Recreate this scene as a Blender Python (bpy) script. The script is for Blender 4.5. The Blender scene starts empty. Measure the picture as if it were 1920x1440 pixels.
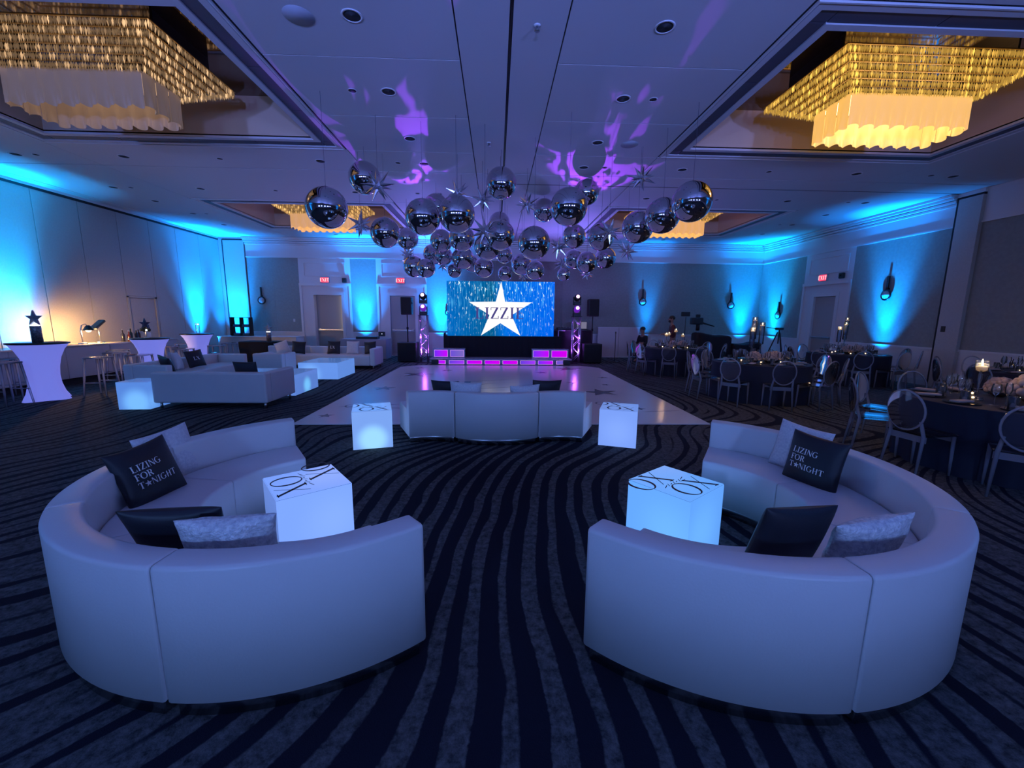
import bpy, bmesh, math, random
import numpy as np
from mathutils import Matrix, Vector
random.seed(7)
PI = math.pi
scene = bpy.context.scene
COL = scene.collection

# ---------------------------------------------------------------- camera, world, exposure
CAM_H = 1.65
YAW, PITCH, ROLL, FPX = 0.0386408, 0.161129, -0.00951364, 777.14
def camera_setup():
    cy, sy, cp, sp = math.cos(YAW), math.sin(YAW), math.cos(PITCH), math.sin(PITCH)
    f = Vector((sy*cp, cy*cp, -sp)); r = Vector((cy, -sy, 0)); d = f.cross(r)
    c, s = math.cos(ROLL), math.sin(ROLL)
    right = c*r + s*d; down = -s*r + c*d
    m = Matrix((right, -down, -f)).transposed().to_4x4()
    m.translation = (0, 0, CAM_H)
    cam = bpy.data.cameras.new('camera'); o = bpy.data.objects.new('camera', cam)
    cam.sensor_fit = 'HORIZONTAL'; cam.sensor_width = 36.0; cam.lens = 36.0*FPX/1920.0
    cam.clip_start = 0.05; cam.clip_end = 100
    o.matrix_world = m; COL.objects.link(o); scene.camera = o
camera_setup()
world = bpy.data.worlds.new('world'); scene.world = world; world.use_nodes = True
world.node_tree.nodes['Background'].inputs[0].default_value = (0.05, 0.06, 0.16, 1)
world.node_tree.nodes['Background'].inputs[1].default_value = 0.5
vs = scene.view_settings
vs.view_transform = 'Standard'; vs.look = 'None'; vs.gamma = 1.0; vs.use_curve_mapping = False
vs.exposure = 0.15
scene.cycles.use_denoising = True
scene.cycles.max_bounces = 6; scene.cycles.diffuse_bounces = 3; scene.cycles.glossy_bounces = 3
scene.cycles.transmission_bounces = 4; scene.cycles.transparent_max_bounces = 20
scene.cycles.sample_clamp_indirect = 3.0; scene.cycles.caustics_reflective = False; scene.cycles.caustics_refractive = False

# ---------------------------------------------------------------- materials
MATS = {}
def mat(name, col=(.8, .8, .8), rough=.5, metal=0.0, emit=None, es=0.0, noise=None, bump=None, spec=.5):
    """noise=(scale, dark colour, amount); bump=(scale, strength)"""
    if name in MATS: return MATS[name]
    m = bpy.data.materials.new(name); m.use_nodes = True
    nt = m.node_tree; b = nt.nodes['Principled BSDF']
    b.inputs['Base Color'].default_value = (*col, 1); b.inputs['Roughness'].default_value = rough
    b.inputs['Metallic'].default_value = metal; b.inputs['Specular IOR Level'].default_value = spec
    if emit:
        b.inputs['Emission Color'].default_value = (*emit, 1); b.inputs['Emission Strength'].default_value = es
    if noise or bump:
        tc = nt.nodes.new('ShaderNodeTexCoord')
    if noise:
        n = nt.nodes.new('ShaderNodeTexNoise'); n.inputs['Scale'].default_value = noise[0]; n.inputs['Detail'].default_value = 6
        nt.links.new(tc.outputs['Object'], n.inputs['Vector'])
        r = nt.nodes.new('ShaderNodeMapRange'); r.inputs[1].default_value = .35; r.inputs[2].default_value = .65
        r.inputs[3].default_value = 0; r.inputs[4].default_value = noise[2]
        nt.links.new(n.outputs['Fac'], r.inputs[0])
        mx = nt.nodes.new('ShaderNodeMix'); mx.data_type = 'RGBA'
        mx.inputs[6].default_value = (*col, 1); mx.inputs[7].default_value = (*noise[1], 1)
        nt.links.new(r.outputs[0], mx.inputs[0]); nt.links.new(mx.outputs[2], b.inputs['Base Color'])
    if bump:
        n2 = nt.nodes.new('ShaderNodeTexNoise'); n2.inputs['Scale'].default_value = bump[0]; n2.inputs['Detail'].default_value = 3
        nt.links.new(tc.outputs['Object'], n2.inputs['Vector'])
        bp = nt.nodes.new('ShaderNodeBump'); bp.inputs['Strength'].default_value = bump[1]; bp.inputs['Distance'].default_value = .01
        nt.links.new(n2.outputs['Fac'], bp.inputs['Height']); nt.links.new(bp.outputs['Normal'], b.inputs['Normal'])
    MATS[name] = m; return m

def emit_mat(name, col, s):
    if name in MATS: return MATS[name]
    m = bpy.data.materials.new(name); m.use_nodes = True; nt = m.node_tree
    nt.nodes.remove(nt.nodes['Principled BSDF'])
    e = nt.nodes.new('ShaderNodeEmission'); e.inputs[0].default_value = (*col, 1); e.inputs[1].default_value = s
    nt.links.new(e.outputs[0], nt.nodes['Material Output'].inputs[0]); MATS[name] = m; return m

def clear_mat(name, tint=(.9, .93, .97), haze=.05, hazecol=(.5, .55, .7), ior=1.45, rough=.04):
    """clear moulded acrylic / thin glass: straight-through transparency plus a Fresnel gloss"""
    if name in MATS: return MATS[name]
    m = bpy.data.materials.new(name); m.use_nodes = True; nt = m.node_tree
    nt.nodes.remove(nt.nodes['Principled BSDF'])
    t = nt.nodes.new('ShaderNodeBsdfTransparent'); t.inputs[0].default_value = (*tint, 1)
    d = nt.nodes.new('ShaderNodeBsdfTranslucent'); d.inputs[0].default_value = (*hazecol, 1)
    d2 = nt.nodes.new('ShaderNodeBsdfDiffuse'); d2.inputs[0].default_value = (*hazecol, 1)
    ad = nt.nodes.new('ShaderNodeMixShader'); ad.inputs[0].default_value = .5
    nt.links.new(d.outputs[0], ad.inputs[1]); nt.links.new(d2.outputs[0], ad.inputs[2])
    mx = nt.nodes.new('ShaderNodeMixShader'); mx.inputs[0].default_value = haze
    nt.links.new(t.outputs[0], mx.inputs[1]); nt.links.new(ad.outputs[0], mx.inputs[2])
    g = nt.nodes.new('ShaderNodeBsdfGlossy'); g.inputs['Roughness'].default_value = rough
    fr = nt.nodes.new('ShaderNodeFresnel'); fr.inputs[0].default_value = ior
    mg = nt.nodes.new('ShaderNodeMixShader')
    nt.links.new(fr.outputs[0], mg.inputs[0]); nt.links.new(mx.outputs[0], mg.inputs[1]); nt.links.new(g.outputs[0], mg.inputs[2])
    nt.links.new(mg.outputs[0], nt.nodes['Material Output'].inputs[0]); MATS[name] = m; return m

# ---------------------------------------------------------------- mesh helpers
class MB:
    def __init__(s): s.v = []; s.f = []; s.sm = []
    def add(s, v, f, smooth=False):
        o = len(s.v); s.v += [tuple(p) for p in v]; s.f += [tuple(i+o for i in q) for q in f]; s.sm += [smooth]*len(f); return s
    def box(s, x0, x1, y0, y1, z0, z1):
        return s.add([(x0,y0,z0),(x1,y0,z0),(x1,y1,z0),(x0,y1,z0),(x0,y0,z1),(x1,y0,z1),(x1,y1,z1),(x0,y1,z1)],
                     [(0,3,2,1),(4,5,6,7),(0,1,5,4),(1,2,6,5),(2,3,7,6),(3,0,4,7)])
    def rbox(s, x0, x1, y0, y1, z0, z1, r=.01, seg=2):
        bm = bmesh.new(); bmesh.ops.create_cube(bm, size=1)
        for v in bm.verts: v.co = Vector(((x0+x1)/2+v.co.x*(x1-x0), (y0+y1)/2+v.co.y*(y1-y0), (z0+z1)/2+v.co.z*(z1-z0)))
        bmesh.ops.bevel(bm, geom=bm.edges[:], offset=r, segments=seg, affect='EDGES', profile=.5)
        bm.verts.index_update()
        s.add([v.co[:] for v in bm.verts], [[v.index for v in f.verts] for f in bm.faces], False); bm.free(); return s
    def lathe(s, prof, n=24, c=(0, 0, 0), smooth=True, cap=True):
        v = []; f = []
        for (r, z) in prof:
            for k in range(n):
                a = 2*PI*k/n; v.append((c[0]+r*math.cos(a), c[1]+r*math.sin(a), c[2]+z))
        for i in range(len(prof)-1):
            for k in range(n):
                k2 = (k+1) % n; f.append((i*n+k, i*n+k2, (i+1)*n+k2, (i+1)*n+k))
        if cap:
            if prof[0][0] > 1e-5: f.append(tuple(range(n-1, -1, -1)))
            if prof[-1][0] > 1e-5: f.append(tuple((len(prof)-1)*n+k for k in range(n)))
        return s.add(v, f, smooth)
    def tube(s, pts, r, n=8, cap=True, smooth=True, closed=False):
        pts = [Vector(p) for p in pts]; rs = r if isinstance(r, (list, tuple)) else [r]*len(pts)
        v = []; f = []; m = len(pts)
        up = None
        for i, p in enumerate(pts):
            if closed: t = pts[(i+1) % m]-pts[i-1]
            else: t = pts[min(i+1, m-1)]-pts[max(i-1, 0)]
            t.normalize()
            if up is None:
                up = Vector((0, 0, 1)) if abs(t.z) < .9 else Vector((1, 0, 0))
            a = t.cross(up); 
            if a.length < 1e-4: a = t.cross(Vector((1, 0, 0)))
            a.normalize(); b = a.cross(t); b.normalize(); up = b
            for k in range(n):
                q = 2*PI*k/n; v.append(p + a*math.cos(q)*rs[i] + b*math.sin(q)*rs[i])
        for i in range(m if closed else m-1):
            j = (i+1) % m
            for k in range(n):
                k2 = (k+1) % n; f.append((i*n+k, j*n+k, j*n+k2, i*n+k2))
        if cap and not closed:
            f.append(tuple(range(n))); f.append(tuple((m-1)*n+k for k in range(n-1, -1, -1)))
        return s.add(v, f, smooth)
    def sphere(s, c, r, nu=20, nv=12):
        R = r if isinstance(r, (tuple, list)) else (r, r, r); v = []; f = []
        v.append((c[0], c[1], c[2]-R[2]))
        for i in range(1, nv):
            t = -PI/2+PI*i/nv
            for k in range(nu):
                a = 2*PI*k/nu; v.append((c[0]+R[0]*math.cos(t)*math.cos(a), c[1]+R[1]*math.cos(t)*math.sin(a), c[2]+R[2]*math.sin(t)))
        v.append((c[0], c[1], c[2]+R[2])); T = len(v)-1
        for k in range(nu):
            k2 = (k+1) % nu
            f.append((0, 1+k2, 1+k)); f.append((T, 1+(nv-2)*nu+k, 1+(nv-2)*nu+k2))
            for i in range(nv-2): f.append((1+i*nu+k, 1+i*nu+k2, 1+(i+1)*nu+k2, 1+(i+1)*nu+k))
        return s.add(v, f, True)
    def prism(s, poly, z0, z1):
        n = len(poly)
        return s.add([(x, y, z0) for x, y in poly]+[(x, y, z1) for x, y in poly],
                     [tuple(range(n-1, -1, -1)), tuple(range(n, 2*n))]+[(i, (i+1) % n, n+(i+1) % n, n+i) for i in range(n)])
    def xf(s, m):
        s.v = [tuple(m @ Vector(p)) for p in s.v]; return s
    def mesh(s, name):
        me = bpy.data.meshes.new(name); me.from_pydata(s.v, [], s.f)
        me.polygons.foreach_set('use_smooth', s.sm); me.update(); return me

def put(name, mb, m, parent=None, loc=None, rot=None):
    me = mb.mesh(name) if isinstance(mb, MB) else mb
    if m is not None and len(me.materials) == 0: me.materials.append(m)
    o = bpy.data.objects.new(name, me); COL.objects.link(o)
    if parent is not None: o.parent = parent
    if loc is not None: o.location = loc
    if rot is not None: o.rotation_euler = rot
    return o
def tag(o, label, cat, group=None):
    o['label'] = label; o['category'] = cat
    if group: o['group'] = group
    return o
def thing(name, label, cat, loc=(0, 0, 0), rotz=0.0, group=None):
    o = bpy.data.objects.new(name, None); o.empty_display_size = .1; COL.objects.link(o)
    o.location = loc; o.rotation_euler = (0, 0, rotz); return tag(o, label, cat, group)
def struct(o): o['kind'] = 'structure'; return o
def stuff(o): o['kind'] = 'stuff'; return o
def sroot(name, loc=(0, 0, 0)):
    o = bpy.data.objects.new(name, None); o.empty_display_size = .1; COL.objects.link(o); o.location = loc; return struct(o)
def dup(root, loc, rotz=0.0, label=None, group=None, scale=None):
    r = root.copy(); COL.objects.link(r); r.location = loc; r.rotation_euler = (0, 0, rotz)
    if scale: r.scale = (scale,)*3
    if label: r['label'] = label
    if group: r['group'] = group
    for ch in list(root.children):
        c = ch.copy(); COL.objects.link(c); c.parent = r
        for g in ch.children:
            d = g.copy(); COL.objects.link(d); d.parent = c
    return r
def lamp(name, kind, loc, col, power, parent=None, size=.1, rot=None, target=None, cone=None, blend=.5):
    l = bpy.data.lights.new(name, kind); l.color = col; l.energy = power
    if kind == 'SPOT':
        l.spot_size = math.radians(cone); l.spot_blend = blend; l.shadow_soft_size = size
    elif kind == 'POINT': l.shadow_soft_size = size
    elif kind == 'AREA': l.size = size
    o = bpy.data.objects.new(name, l); COL.objects.link(o); o.location = loc
    if parent is not None: o.parent = parent
    if target is not None:
        o.rotation_euler = (Vector(target)-Vector(loc)).to_track_quat('-Z', 'Y').to_euler()
    elif rot: o.rotation_euler = rot
    return o

# ---------------------------------------------------------------- high-contrast serif lettering as flat strokes
def _strip(pts, ws):
    """quad strip around a 2-D centre line with per-point widths -> list of quads"""
    out = []; L = []; Rr = []
    n = len(pts)
    for i, (x, y) in enumerate(pts):
        x0, y0 = pts[max(i-1, 0)]; x1, y1 = pts[min(i+1, n-1)]
        dx, dy = x1-x0, y1-y0; l = math.hypot(dx, dy) or 1; nx, ny = -dy/l, dx/l
        L.append((x+nx*ws[i]/2, y+ny*ws[i]/2)); Rr.append((x-nx*ws[i]/2, y-ny*ws[i]/2))
    for i in range(n-1): out.append([Rr[i], Rr[i+1], L[i+1], L[i]])
    return out
TK, TN = .17, .055
def _ln(x0, y0, x1, y1, w, n=4):
    return _strip([(x0+(x1-x0)*i/n, y0+(y1-y0)*i/n) for i in range(n+1)], [w]*(n+1))
def _arc(cx, cy, rx, ry, a0, a1, n=24):
    P = []; Wd = []
    for i in range(n+1):
        a = math.radians(a0+(a1-a0)*i/n); P.append((cx+rx*math.cos(a), cy+ry*math.sin(a))); Wd.append(TN+(TK-TN)*abs(math.cos(a))**1.5)
    return _strip(P, Wd)
def star_poly(r, cx=0, cy=0, rot=90, inner=.40):
    return [(cx+(r if i % 2 == 0 else r*inner)*math.cos(math.radians(rot+36*i)), cy+(r if i % 2 == 0 else r*inner)*math.sin(math.radians(rot+36*i))) for i in range(10)]
def glyph(ch):
    """-> (quads, advance)"""
    q = []
    if ch == 'L': q += _ln(.2, 0, .2, 1, TK)+_ln(.02, .97, .38, .97, TN)+_ln(.02, .03, .72, .03, TN)+_ln(.7, .03, .7, .3, TN); w = .8
    elif ch == 'I': q += _ln(.2, 0, .2, 1, TK)+_ln(.02, .97, .38, .97, TN)+_ln(.02, .03, .38, .03, TN); w = .45
    elif ch == 'Z': q += _ln(.04, .97, .7, .97, TN)+_ln(.62, .98, .1, .02, TK)+_ln(.02, .03, .72, .03, TN)+_ln(.05, .97, .05, .75, TN)+_ln(.7, .03, .7, .25, TN); w = .8
    elif ch == 'N': q += _ln(.1, 0, .1, 1, TN)+_ln(.12, .98, .72, .02, TK)+_ln(.74, 0, .74, 1, TN); w = .88
    elif ch == 'G': q += _arc(.45, .5, .38, .48, 50, 310)+_ln(.74, .1, .74, .45, TK)+_ln(.55, .45, .9, .45, TN); w = .95
    elif ch == 'F': q += _ln(.2, 0, .2, 1, TK)+_ln(.02, .97, .68, .97, TN)+_ln(.2, .52, .52, .52, TN)+_ln(.02, .03, .38, .03, TN)+_ln(.67, .97, .67, .72, TN); w = .72
    elif ch == 'O': q += _arc(.46, .5, .39, .48, 0, 360, 32); w = .95
    elif ch == 'R': q += _ln(.2, 0, .2, 1, TK)+_ln(.02, .97, .45, .97, TN)+_ln(.02, .03, .38, .03, TN)+_arc(.42, .74, .2, .23, 90, -90, 12)+_ln(.2, .51, .45, .51, TN)+_ln(.45, .5, .75, .02, TK); w = .82
    elif ch == 'T': q += _ln(.4, 0, .4, 1, TK)+_ln(.04, .97, .76, .97, TN)+_ln(.06, .97, .06, .75, TN)+_ln(.74, .97, .74, .75, TN)+_ln(.24, .03, .56, .03, TN); w = .82
    elif ch == 'H': q += _ln(.18, 0, .18, 1, TK)+_ln(.68, 0, .68, 1, TK)+_ln(.18, .52, .68, .52, TN); w = .9
    elif ch == 'X': q += _ln(.08, .99, .72, .01, TK)+_ln(.7, .99, .1, .01, TN)+_ln(0, .97, .26, .97, TN)+_ln(.54, .03, .82, .03, TN); w = .85
    elif ch == 'E': q += _ln(.2, 0, .2, 1, TK)+_ln(.02, .97, .68, .97, TN)+_ln(.2, .52, .55, .52, TN)+_ln(.02, .03, .7, .03, TN); w = .76
    elif ch == '*':
        p = star_poly(.52, .48, .46); c = (.48, .46)
        q += [[p[i], p[(i+1) % 10], c] for i in range(10)]; w = .98
    else: w = .35
    return q, w
def words(txt, h, x=0, y=0, sp=.06, tk=.17, tn=.055):
    global TK, TN
    TK, TN = tk, tn
    """text laid from x to the right, baseline y -> list of 2-D polygons"""
    out = []
    for ch in txt:
        q, w = glyph(ch); out += [[(x+a*h, y+b*h) for a, b in p] for p in q]; x += (w+sp)*h
    return out, x
def flat_letters(polys, fn):
    """polys -> MB through fn(x, y)->3-D point"""
    mb = MB()
    for p in polys: mb.add([fn(*q) for q in p], [tuple(range(len(p)))])
    return mb
# ================================================================ the room
XL, XR, YB, YR, ZC = -10.9, 11.05, 17.35, -6.0, 4.62
M_white = mat('white_paint', (.72, .72, .74), .55)
M_ceil = mat('ceiling_paint', (.62, .62, .64), .6)
M_trim = mat('trim_paint', (.74, .74, .75), .45)
M_gap = mat('dark_gap', (.015, .015, .02), .8)
M_paper = mat('grey_wallcovering', (.30, .30, .28), .7, noise=(14, (.26, .26, .24), .8), bump=(180, .15))
M_part = mat('partition_fabric', (.52, .50, .48), .75, noise=(30, (.47, .45, .43), .7), bump=(240, .15))
M_door = mat('door_paint', (.42, .40, .39), .5)
M_steel = mat('brushed_steel', (.55, .56, .58), .3, 1.0)
M_black = mat('black_plastic', (.012, .012, .015), .45)
M_blackm = mat('black_metal', (.02, .02, .025), .35, .6)

# ---- carpet: the woven wavy bands are the contour lines of a smooth field fitted through measured band directions
BANDS = [(-0.1,1.5,97),(-0.2,1.9,94),(-0.2,2.5,86),(-0.1,3.6,85),(0.1,1.5,93),(0.1,1.9,93),(0.1,2.5,83),(0.2,3.4,79),(0.4,2.0,90),(0.4,2.4,92),(0.4,2.9,90),(0.4,3.4,80),(0.6,2.9,82),(0.8,3.7,77),(0.2,1.4,98),(0.2,1.8,94),(0.2,2.3,89),(0.3,3.2,80),(-0.4,2.5,81),(-0.3,3.1,83),(-0.2,3.9,79),(-0.7,3.9,84),(-1.2,3.8,80),(-0.7,1.4,61),(-0.6,1.6,61),(-0.3,1.4,70),(-0.3,1.8,91),(-0.3,2.3,89),(-1.9,4.8,72),(-1.3,4.6,60),(-1.2,4.0,84),(1.0,3.3,89),(1.2,3.9,67),(1.6,4.6,46),(0.9,3.5,85),(1.0,4.1,67),(1.4,4.6,42),(0.3,4.5,63),(0.0,4.6,64),(2.2,4.8,55),(2.6,5.6,77),(2.5,4.8,56),(2.8,5.6,73),(1.9,5.0,51),(2.2,5.6,76),(-5.3,4.7,65),(-5.2,5.2,71),(-6.8,6.2,94),(-4.7,4.4,68),(-4.2,3.7,65),(-5.3,6.0,110),(-5.5,6.9,91),(-3.8,3.2,57),(-5.1,6.5,93),(-4.2,6.7,80),(-3.3,8.2,83),(-2.6,5.7,93),(-2.4,6.1,44),(-2.2,5.1,91),(-2.1,5.6,56),(-2.4,2.0,44),(-2.2,1.8,42),(-2.0,1.6,40),(-1.7,1.5,56),(-1.5,1.5,51),(-1.3,1.4,55),(-1.0,1.5,56),(-0.6,1.5,64),(-2.9,2.4,22),(-3.4,2.8,52),(3.2,2.3,83),(2.6,1.9,98),(2.1,1.5,88),(1.8,1.4,89),(3.4,2.5,94),(2.4,1.7,96),(1.2,1.3,72),(3.2,6.9,42),(3.6,7.8,86),(3.5,6.8,38),(4.0,7.7,88),(3.8,6.8,34),(4.3,7.8,91),(4.1,6.8,31),(4.6,7.7,93),(4.5,6.8,30),(5.1,7.7,90),(4.5,6.3,25),(5.0,7.1,101),(4.8,6.2,23),(5.4,6.9,103),(4.9,5.9,20),(5.4,6.6,109),(4.9,5.6,20),(5.4,6.2,105),(5.2,5.3,16),(5.7,5.9,119),(4.1,8.8,94),(3.7,10.2,118),(3.6,8.5,87),(3.5,10.2,97),(5.0,7.9,137),(6.4,7.3,78),(6.6,7.8,83),(2.8,5.2,74),(3.1,5.8,53)]
def build_floor():
    B = np.array(BANDS); s = 1.05
    cx, cy = np.meshgrid(np.arange(-8, 9.1, .9), np.arange(0, 12.1, .9)); C = np.c_[cx.ravel(), cy.ravel()]
    def basis(P):
        d = P[:, None, :]-C[None]; g = np.exp(-(d**2).sum(2)/(2*s*s)); return g, -d[:, :, 0]/s/s*g, -d[:, :, 1]/s/s*g
    P = B[:, :2]; a = np.radians(B[:, 2]); t = np.c_[np.cos(a), np.sin(a)]; n = np.c_[np.sin(a), -np.cos(a)]
    g, gx, gy = basis(P)
    A = np.r_[3*(gx*t[:, :1]+gy*t[:, 1:]), gx*n[:, :1]+gy*n[:, 1:]]
    b = np.r_[-3*t[:, 0], 1.0-n[:, 0]]
    w = np.linalg.lstsq(np.r_[A, .18*np.eye(len(C))], np.r_[b, np.zeros(len(C))], rcond=None)[0]
    xs = np.linspace(XL, XR, 221); ys = np.linspace(YR, YB, 234)
    X, Y = np.meshgrid(xs, ys); Q = np.c_[X.ravel(), Y.ravel()]
    F = Q[:, 0]+basis(Q)[0] @ w + .35*np.sin(Q[:, 1]*.9+np.sin(Q[:, 0]*.35)*2)*np.clip((np.abs(Q[:, 0])-4)/3, 0, 1)
    nx, ny = len(xs), len(ys)
    faces = [(j*nx+i, j*nx+i+1, (j+1)*nx+i+1, (j+1)*nx+i) for j in range(ny-1) for i in range(nx-1)]
    me = bpy.data.meshes.new('floor'); me.from_pydata([(x, y, 0) for x, y in Q], [], faces)
    at = me.attributes.new('band', 'FLOAT', 'POINT'); at.data.foreach_set('value', F.astype(np.float32))
    m = bpy.data.materials.new('carpet'); m.use_nodes = True; nt = m.node_tree; bs = nt.nodes['Principled BSDF']
    N = nt.nodes.new; Lk = nt.links.new
    atn = N('ShaderNodeAttribute'); atn.attribute_name = 'band'
    tc = N('ShaderNodeTexCoord')
    wob = N('ShaderNodeTexNoise'); wob.inputs['Scale'].default_value = 1.3; Lk(tc.outputs['Object'], wob.inputs['Vector'])
    jit = N('ShaderNodeTexNoise'); jit.inputs['Scale'].default_value = 40; Lk(tc.outputs['Object'], jit.inputs['Vector'])
    def math_(op, a=None, b=None, va=0., vb=0.):
        x = N('ShaderNodeMath'); x.operation = op
        if a is not None: Lk(a, x.inputs[0])
        else: x.inputs[0].default_value = va
        if b is not None: Lk(b, x.inputs[1])
        else: x.inputs[1].default_value = vb
        return x.outputs[0]
    f = math_('ADD', atn.outputs['Fac'], math_('MULTIPLY', wob.outputs['Fac'], None, vb=.10))
    f = math_('ADD', f, math_('MULTIPLY', jit.outputs['Fac'], None, vb=.012))
    sn = math_('SINE', math_('MULTIPLY', f, None, vb=2*PI/.165))
    sn = math_('ADD', sn, math_('MULTIPLY', math_('SINE', math_('MULTIPLY', f, None, vb=2*PI/.43)), None, vb=.45))
    sx = N('ShaderNodeSeparateXYZ'); Lk(tc.outputs['Object'], sx.inputs[0])
    dx = math_('ABSOLUTE', math_('SUBTRACT', sx.outputs[0], None, vb=.12))
    wd = N('ShaderNodeMapRange'); wd.interpolation_type = 'SMOOTHSTEP'; wd.inputs[1].default_value = .5; wd.inputs[2].default_value = 1.6; wd.inputs[3].default_value = -.22; wd.inputs[4].default_value = .55; Lk(dx, wd.inputs[0])
    thr = math_('ADD', sn, math_('MULTIPLY', math_('SUBTRACT', wob.outputs['Fac'], None, vb=.5), None, vb=1.6))
    thr = math_('ADD', thr, wd.outputs[0])
    mr = N('ShaderNodeMapRange'); mr.inputs[1].default_value = -.12; mr.inputs[2].default_value = .12; Lk(thr, mr.inputs[0])
    mott = N('ShaderNodeTexNoise'); mott.inputs['Scale'].default_value = 22; mott.inputs['Detail'].default_value = 8; mott.inputs['Roughness'].default_value = .75
    Lk(tc.outputs['Object'], mott.inputs['Vector'])
    cr = N('ShaderNodeValToRGB'); cr.color_ramp.elements[0].position = .34; cr.color_ramp.elements[0].color = (.018, .021, .025, 1)
    cr.color_ramp.elements[1].position = .68; cr.color_ramp.elements[1].color = (.145, .148, .15, 1); Lk(mott.outputs['Fac'], cr.inputs[0])
    mx = N('ShaderNodeMix'); mx.data_type = 'RGBA'; Lk(mr.outputs[0], mx.inputs[0]); mx.inputs[6].default_value = (.012, .013, .024, 1); Lk(cr.outputs[0], mx.inputs[7])
    Lk(mx.outputs[2], bs.inputs['Base Color']); bs.inputs['Roughness'].default_value = .95; bs.inputs['Specular IOR Level'].default_value = .1
    pile = N('ShaderNodeTexNoise'); pile.inputs['Scale'].default_value = 160; Lk(tc.outputs['Object'], pile.inputs['Vector'])
    bp = N('ShaderNodeBump'); bp.inputs['Strength'].default_value = .3; bp.inputs['Distance'].default_value = .01; Lk(pile.outputs['Fac'], bp.inputs['Height']); Lk(bp.outputs['Normal'], bs.inputs['Normal'])
    me.materials.append(m); o = bpy.data.objects.new('floor', me); COL.objects.link(o); return struct(o)
build_floor()

# ---- ceiling: a slab with separate panels below it and four deep coffers
COFX = [(-8.02, -2.73), (3.01, 8.30)]; COFY = [(4.30, 8.25), (11.75, 15.62)]
def build_ceiling():
    root = sroot('ceiling')
    # backing slab around the coffers
    sl = MB(); xs = [XL, COFX[0][0], COFX[0][1], COFX[1][0], COFX[1][1], XR]; ys = [YR, COFY[0][0], COFY[0][1], COFY[1][0], COFY[1][1], YB]
    for i in range(5):
        for j in range(5):
            if i in (1, 3) and j in (1, 3): continue
            sl.box(xs[i], xs[i+1], ys[j], ys[j+1], ZC+.03, ZC+.08)
    put('slab', sl, M_gap, root)
    cols = [(XL, COFX[0][0], 0), (COFX[0][0], COFX[0][1], 1), (COFX[0][1], -.43, 2), (-.43, .125, 3), (.155, .71, 3), (.71, COFX[1][0], 2), (COFX[1][0], COFX[1][1], 1), (COFX[1][1], XR, 0)]
    rows = {0: [YR, 0, 4.3, 9.36, 13.4, YB], 1: [YR, 0, 4.3, 8.25, 9.36, 11.75, 15.62, YB], 2: [YR, -1.6, 1.2, 4.0, 5.45, 6.91, 8.26, 9.36, 11.75, 15.62, YB], 3: [YR, 0, 9.36, YB]}
    for x0, x1, k in cols:
        r = rows[k]
        for y0, y1 in zip(r, r[1:]):
            if k == 1 and (y0, y1) in COFY: continue
            g = .012 if k == 2 else .004
            gy = .02 if abs(y1-9.36) < .01 else (.010 if k != 0 else .003)
            put('panel', MB().box(x0+g, x1-g, y0+.004, y1-gy, ZC, ZC+.03), M_ceil, root)
    put('track', MB().box(.13, .15, YR, YB, ZC+.005, ZC+.03), M_blackm, root)
    put('track', MB().box(.155, XR, 10.0, 10.02, ZC-.004, ZC+.02), M_blackm, root)
build_ceiling()

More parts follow.
